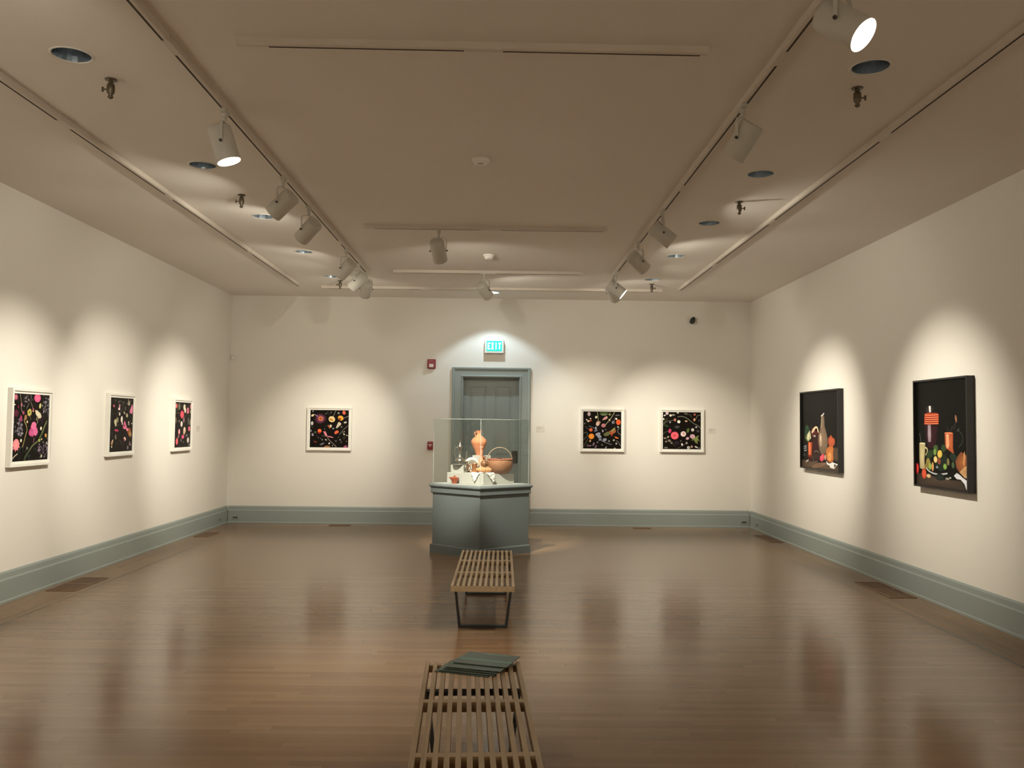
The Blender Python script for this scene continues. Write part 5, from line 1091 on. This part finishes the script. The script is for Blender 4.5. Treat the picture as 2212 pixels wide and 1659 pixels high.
# pewter jug
t = thing('pewter_jug', C3(-.182, -.108, ZC), 'small waisted pewter jug with a curled handle, in front of the plates', 'jug')
b = MB(); b.lathe([(.0, .001), (.024, 0), (.025, .006), (.020, .012), (.026, .030), (.028, .052), (.024, .074), (.017, .092), (.018, .108), (.026, .130), (.027, .134), (.023, .133), (.014, .105)], 32); b.build('body', M_PEWTER, t, smooth=True, ang=70)
handle([(.022, 0, .122), (.040, 0, .125), (.050, 0, .105), (.046, 0, .075), (.030, 0, .050), (.026, 0, .042)], .0038, 'handle', M_PEWTER, t, 1.5)
b = MB(); b.tube([(-.022, 0, .126), (-.032, 0, .134)], [.010, .003], 8); b.build('spout', M_PEWTER, t, smooth=True)
# copper mug
t = thing('copper_mug', C3(-.078, -.125, ZC + .004), 'copper-coloured mug with a looped handle, left of the bread', 'mug')
b = MB(); b.lathe([(.0, .001), (.034, 0), (.036, .006), (.035, .05), (.035, .098), (.038, .104), (.036, .107), (.031, .10), (.030, .012), (.0, .01)], 36); b.build('body', M_COPPER, t, smooth=True, ang=50)
handle([(-.034, 0, .09), (-.058, 0, .092), (-.070, 0, .07), (-.066, 0, .035), (-.048, 0, .012), (-.035, 0, .018)], .005, 'handle', M_COPPER, t, 1.5)
# bread and the little round pot on it
t = thing('bread_loaf', C3(.035, -.222, ZC + .0095), 'crusty oblong bread loaf lying on the white cloth', 'bread')
b = MB(); rs = []
for i in range(17):
    u = -1 + 2 * i / 16; rr = math.sqrt(max(1 - abs(u) ** 2.4, .003)); rs.append([Vector((.098 * u, .040 * rr * cos(2 * pi * k / 24), .032 + .031 * rr * sin(2 * pi * k / 24) * (1 + .10 * sin(i * 1.9)) + (.004 * sin(i * 2.1) if 0 < k < 12 else 0))) for k in range(24)])
b.rings(rs); b.build('loaf', M_BREAD, t, smooth=True, ang=80)
b = MB()
for k in range(3): b.tube([(-.055 + k * .045, -.022, .058), (-.04 + k * .045, 0, .0655), (-.025 + k * .045, .022, .058)], .005, 6, .6)
b.build('score_mark', mat('bread_crumb', (.78, .58, .33), .9), t, smooth=True)
t = thing('round_pot', C3(.042, -.208, ZC + .0715), 'small round glossy brown pot sitting on the bread', 'pot')
b = MB(); b.lathe([(.0, .001), (.016, 0), (.034, .010), (.048, .030), (.049, .044), (.042, .062), (.026, .076), (.014, .081), (.013, .088), (.017, .091), (.010, .089)], 36); b.build('body', M_BROWNPOT, t, smooth=True, ang=60)
# little red spouted pot
t = thing('red_pot', C3(-.315, -.105, DECK), 'small red glazed bowl with pouring lips on the deck at the left', 'bowl')
b = MB(); b.lathe([(.0, .001), (.028, 0), (.029, .008), (.038, .030), (.048, .050), (.053, .064), (.053, .071), (.049, .072), (.043, .058), (.02, .02), (.0, .018)], 36); b.build('bowl', M_REDPOT, t, smooth=True, ang=60)
b = MB(); b.tube([(-.046, -.006, .064), (-.062, -.01, .076)], [.013, .006], 8); b.build('pouring_lip', M_REDPOT, t, smooth=True)
b = MB(); b.lathe([(.044, .068), (.03, .078), (.008, .082), (.006, .09), (.010, .095), (.001, .098)], 28); b.build('lid', M_REDPOT, t, smooth=True, ang=60)
# basket
t = thing('wicker_basket', C3(.225, .0, ZD), 'round brown wicker basket with a thin arched handle', 'basket')
M_WICK = bpy.data.materials.new('wicker'); M_WICK.use_nodes = True
nt = M_WICK.node_tree; wb = nt.nodes['Principled BSDF']; wb.inputs['Roughness'].default_value = .6
tc = nt.nodes.new('ShaderNodeTexCoord'); mp = nt.nodes.new('ShaderNodeMapping'); mp.inputs['Scale'].default_value = (1, 1, 1)
wv = nt.nodes.new('ShaderNodeTexWave'); wv.bands_direction = 'Z'; wv.inputs['Scale'].default_value = 34; wv.inputs['Distortion'].default_value = 4; wv.inputs['Detail Scale'].default_value = 6
cr = nt.nodes.new('ShaderNodeValToRGB'); cr.color_ramp.elements[0].color = (.17, .065, .03, 1); cr.color_ramp.elements[1].color = (.60, .28, .14, 1)
nt.links.new(tc.outputs['Object'], mp.inputs[0]); nt.links.new(mp.outputs[0], wv.inputs['Vector']); nt.links.new(wv.outputs['Fac'], cr.inputs[0]); nt.links.new(cr.outputs[0], wb.inputs['Base Color'])
bpn = nt.nodes.new('ShaderNodeBump'); bpn.inputs['Strength'].default_value = .6; bpn.inputs['Distance'].default_value = .003; nt.links.new(wv.outputs['Fac'], bpn.inputs['Height']); nt.links.new(bpn.outputs[0], wb.inputs['Normal'])
b = MB(); rs = []; prof = [(.0, .004), (.070, .0), (.092, .006), (.122, .028), (.143, .060), (.155, .098), (.158, .125), (.154, .150), (.147, .168), (.143, .170), (.144, .160), (.150, .140), (.152, .12), (.149, .098), (.137, .062), (.116, .032), (.06, .008), (.0, .008)]
seg_ = 72
for r_, z in prof:
    rs.append([Vector(((r_ * (1 + (.012 if (k % 2) else -.012))) * cos(2 * pi * k / seg_), (r_ * (1 + (.012 if (k % 2) else -.012))) * sin(2 * pi * k / seg_), z)) for k in range(seg_)])
b.rings(rs); b.build('bowl', M_WICK, t, smooth=True, ang=60)
b = MB(); b.tube([(.148 * cos(a), .148 * sin(a), .172 + .004 * sin(a * 24)) for a in [2 * pi * k / 72 for k in range(73)]], .0075, 8); b.build('rim', mat('wicker_rim', (.36, .13, .07), .5), t, smooth=True)
b = MB(); b.tube([(.152 * cos(a), 0, .15 + .165 * sin(a)) for a in [pi * k / 32 for k in range(33)]], .0042, 8, 1.8); b.build('handle', mat('cane_handle', (.50, .36, .24), .5), t, smooth=True)

# cloth over the front riser
def inside(p, poly):
    c = False; n = len(poly)
    for i in range(n):
        (x1, y1), (x2, y2) = poly[i], poly[(i + 1) % n]
        if (y1 > p[1]) != (y2 > p[1]) and p[0] < (x2 - x1) * (p[1] - y1) / (y2 - y1) + x1: c = not c
    return c
F = Vector((.04, -.33, 0)); eP = Vector((-.28, .231, 0)).normalized(); eQ = Vector((.125, .103, 0)).normalized()
poly = [(.17, -.04), (.135, -.105), (.11, -.085), (.075, -.02), (.03, .012), (.008, .03), (-.03, .062), (-.085, .10), (-.112, .128), (-.09, .145), (-.04, .158), (-.02, .159), (.03, .159), (.20, .155), (.23, .06), (.21, .02)]
b = MB(); st = .006; V = {}
def cl(p, q):
    k = (round(p / st), round(q / st))
    if k in V: return V[k]
    wob = .0035 * sin(p * 70 + q * 40) + .0025 * sin(q * 95 - p * 30)
    z = ZC + .0035 + max(0, wob) * .8; pp, qq = max(p, 0), max(q, 0)
    pos = F + eP * pp + eQ * qq
    hang = 0
    if q < 0: hang = -q; pos += (-eQ) * (.006 + abs(wob) * 1.2 + .08 * hang)
    if p < 0: hang = -p; pos += (-eP) * (.006 + abs(wob) * 1.6 + .08 * hang)
    if hang: z = ZC + .0035 - hang + .002
    V[k] = b.bm.verts.new((pos.x, pos.y, z)); return V[k]
for i in range(-24, 46):
    for j in range(-24, 34):
        if inside(((i + .5) * st, (j + .5) * st), poly):
            if (i < 0 and j < 0): continue
            b.bm.faces.new([cl(i * st, j * st), cl((i + 1) * st, j * st), cl((i + 1) * st, (j + 1) * st), cl(i * st, (j + 1) * st)])
o = b.build('draped_cloth', M_CLOTH, smooth=True, ang=180); o.location = (CX, CY, 0)
sm = o.modifiers.new('s', 'SMOOTH'); sm.iterations = 2
so = o.modifiers.new('t', 'SOLIDIFY'); so.thickness = .002; so.offset = 1
tag(o, 'crumpled white cloth draped over the front riser under the bread', 'cloth')
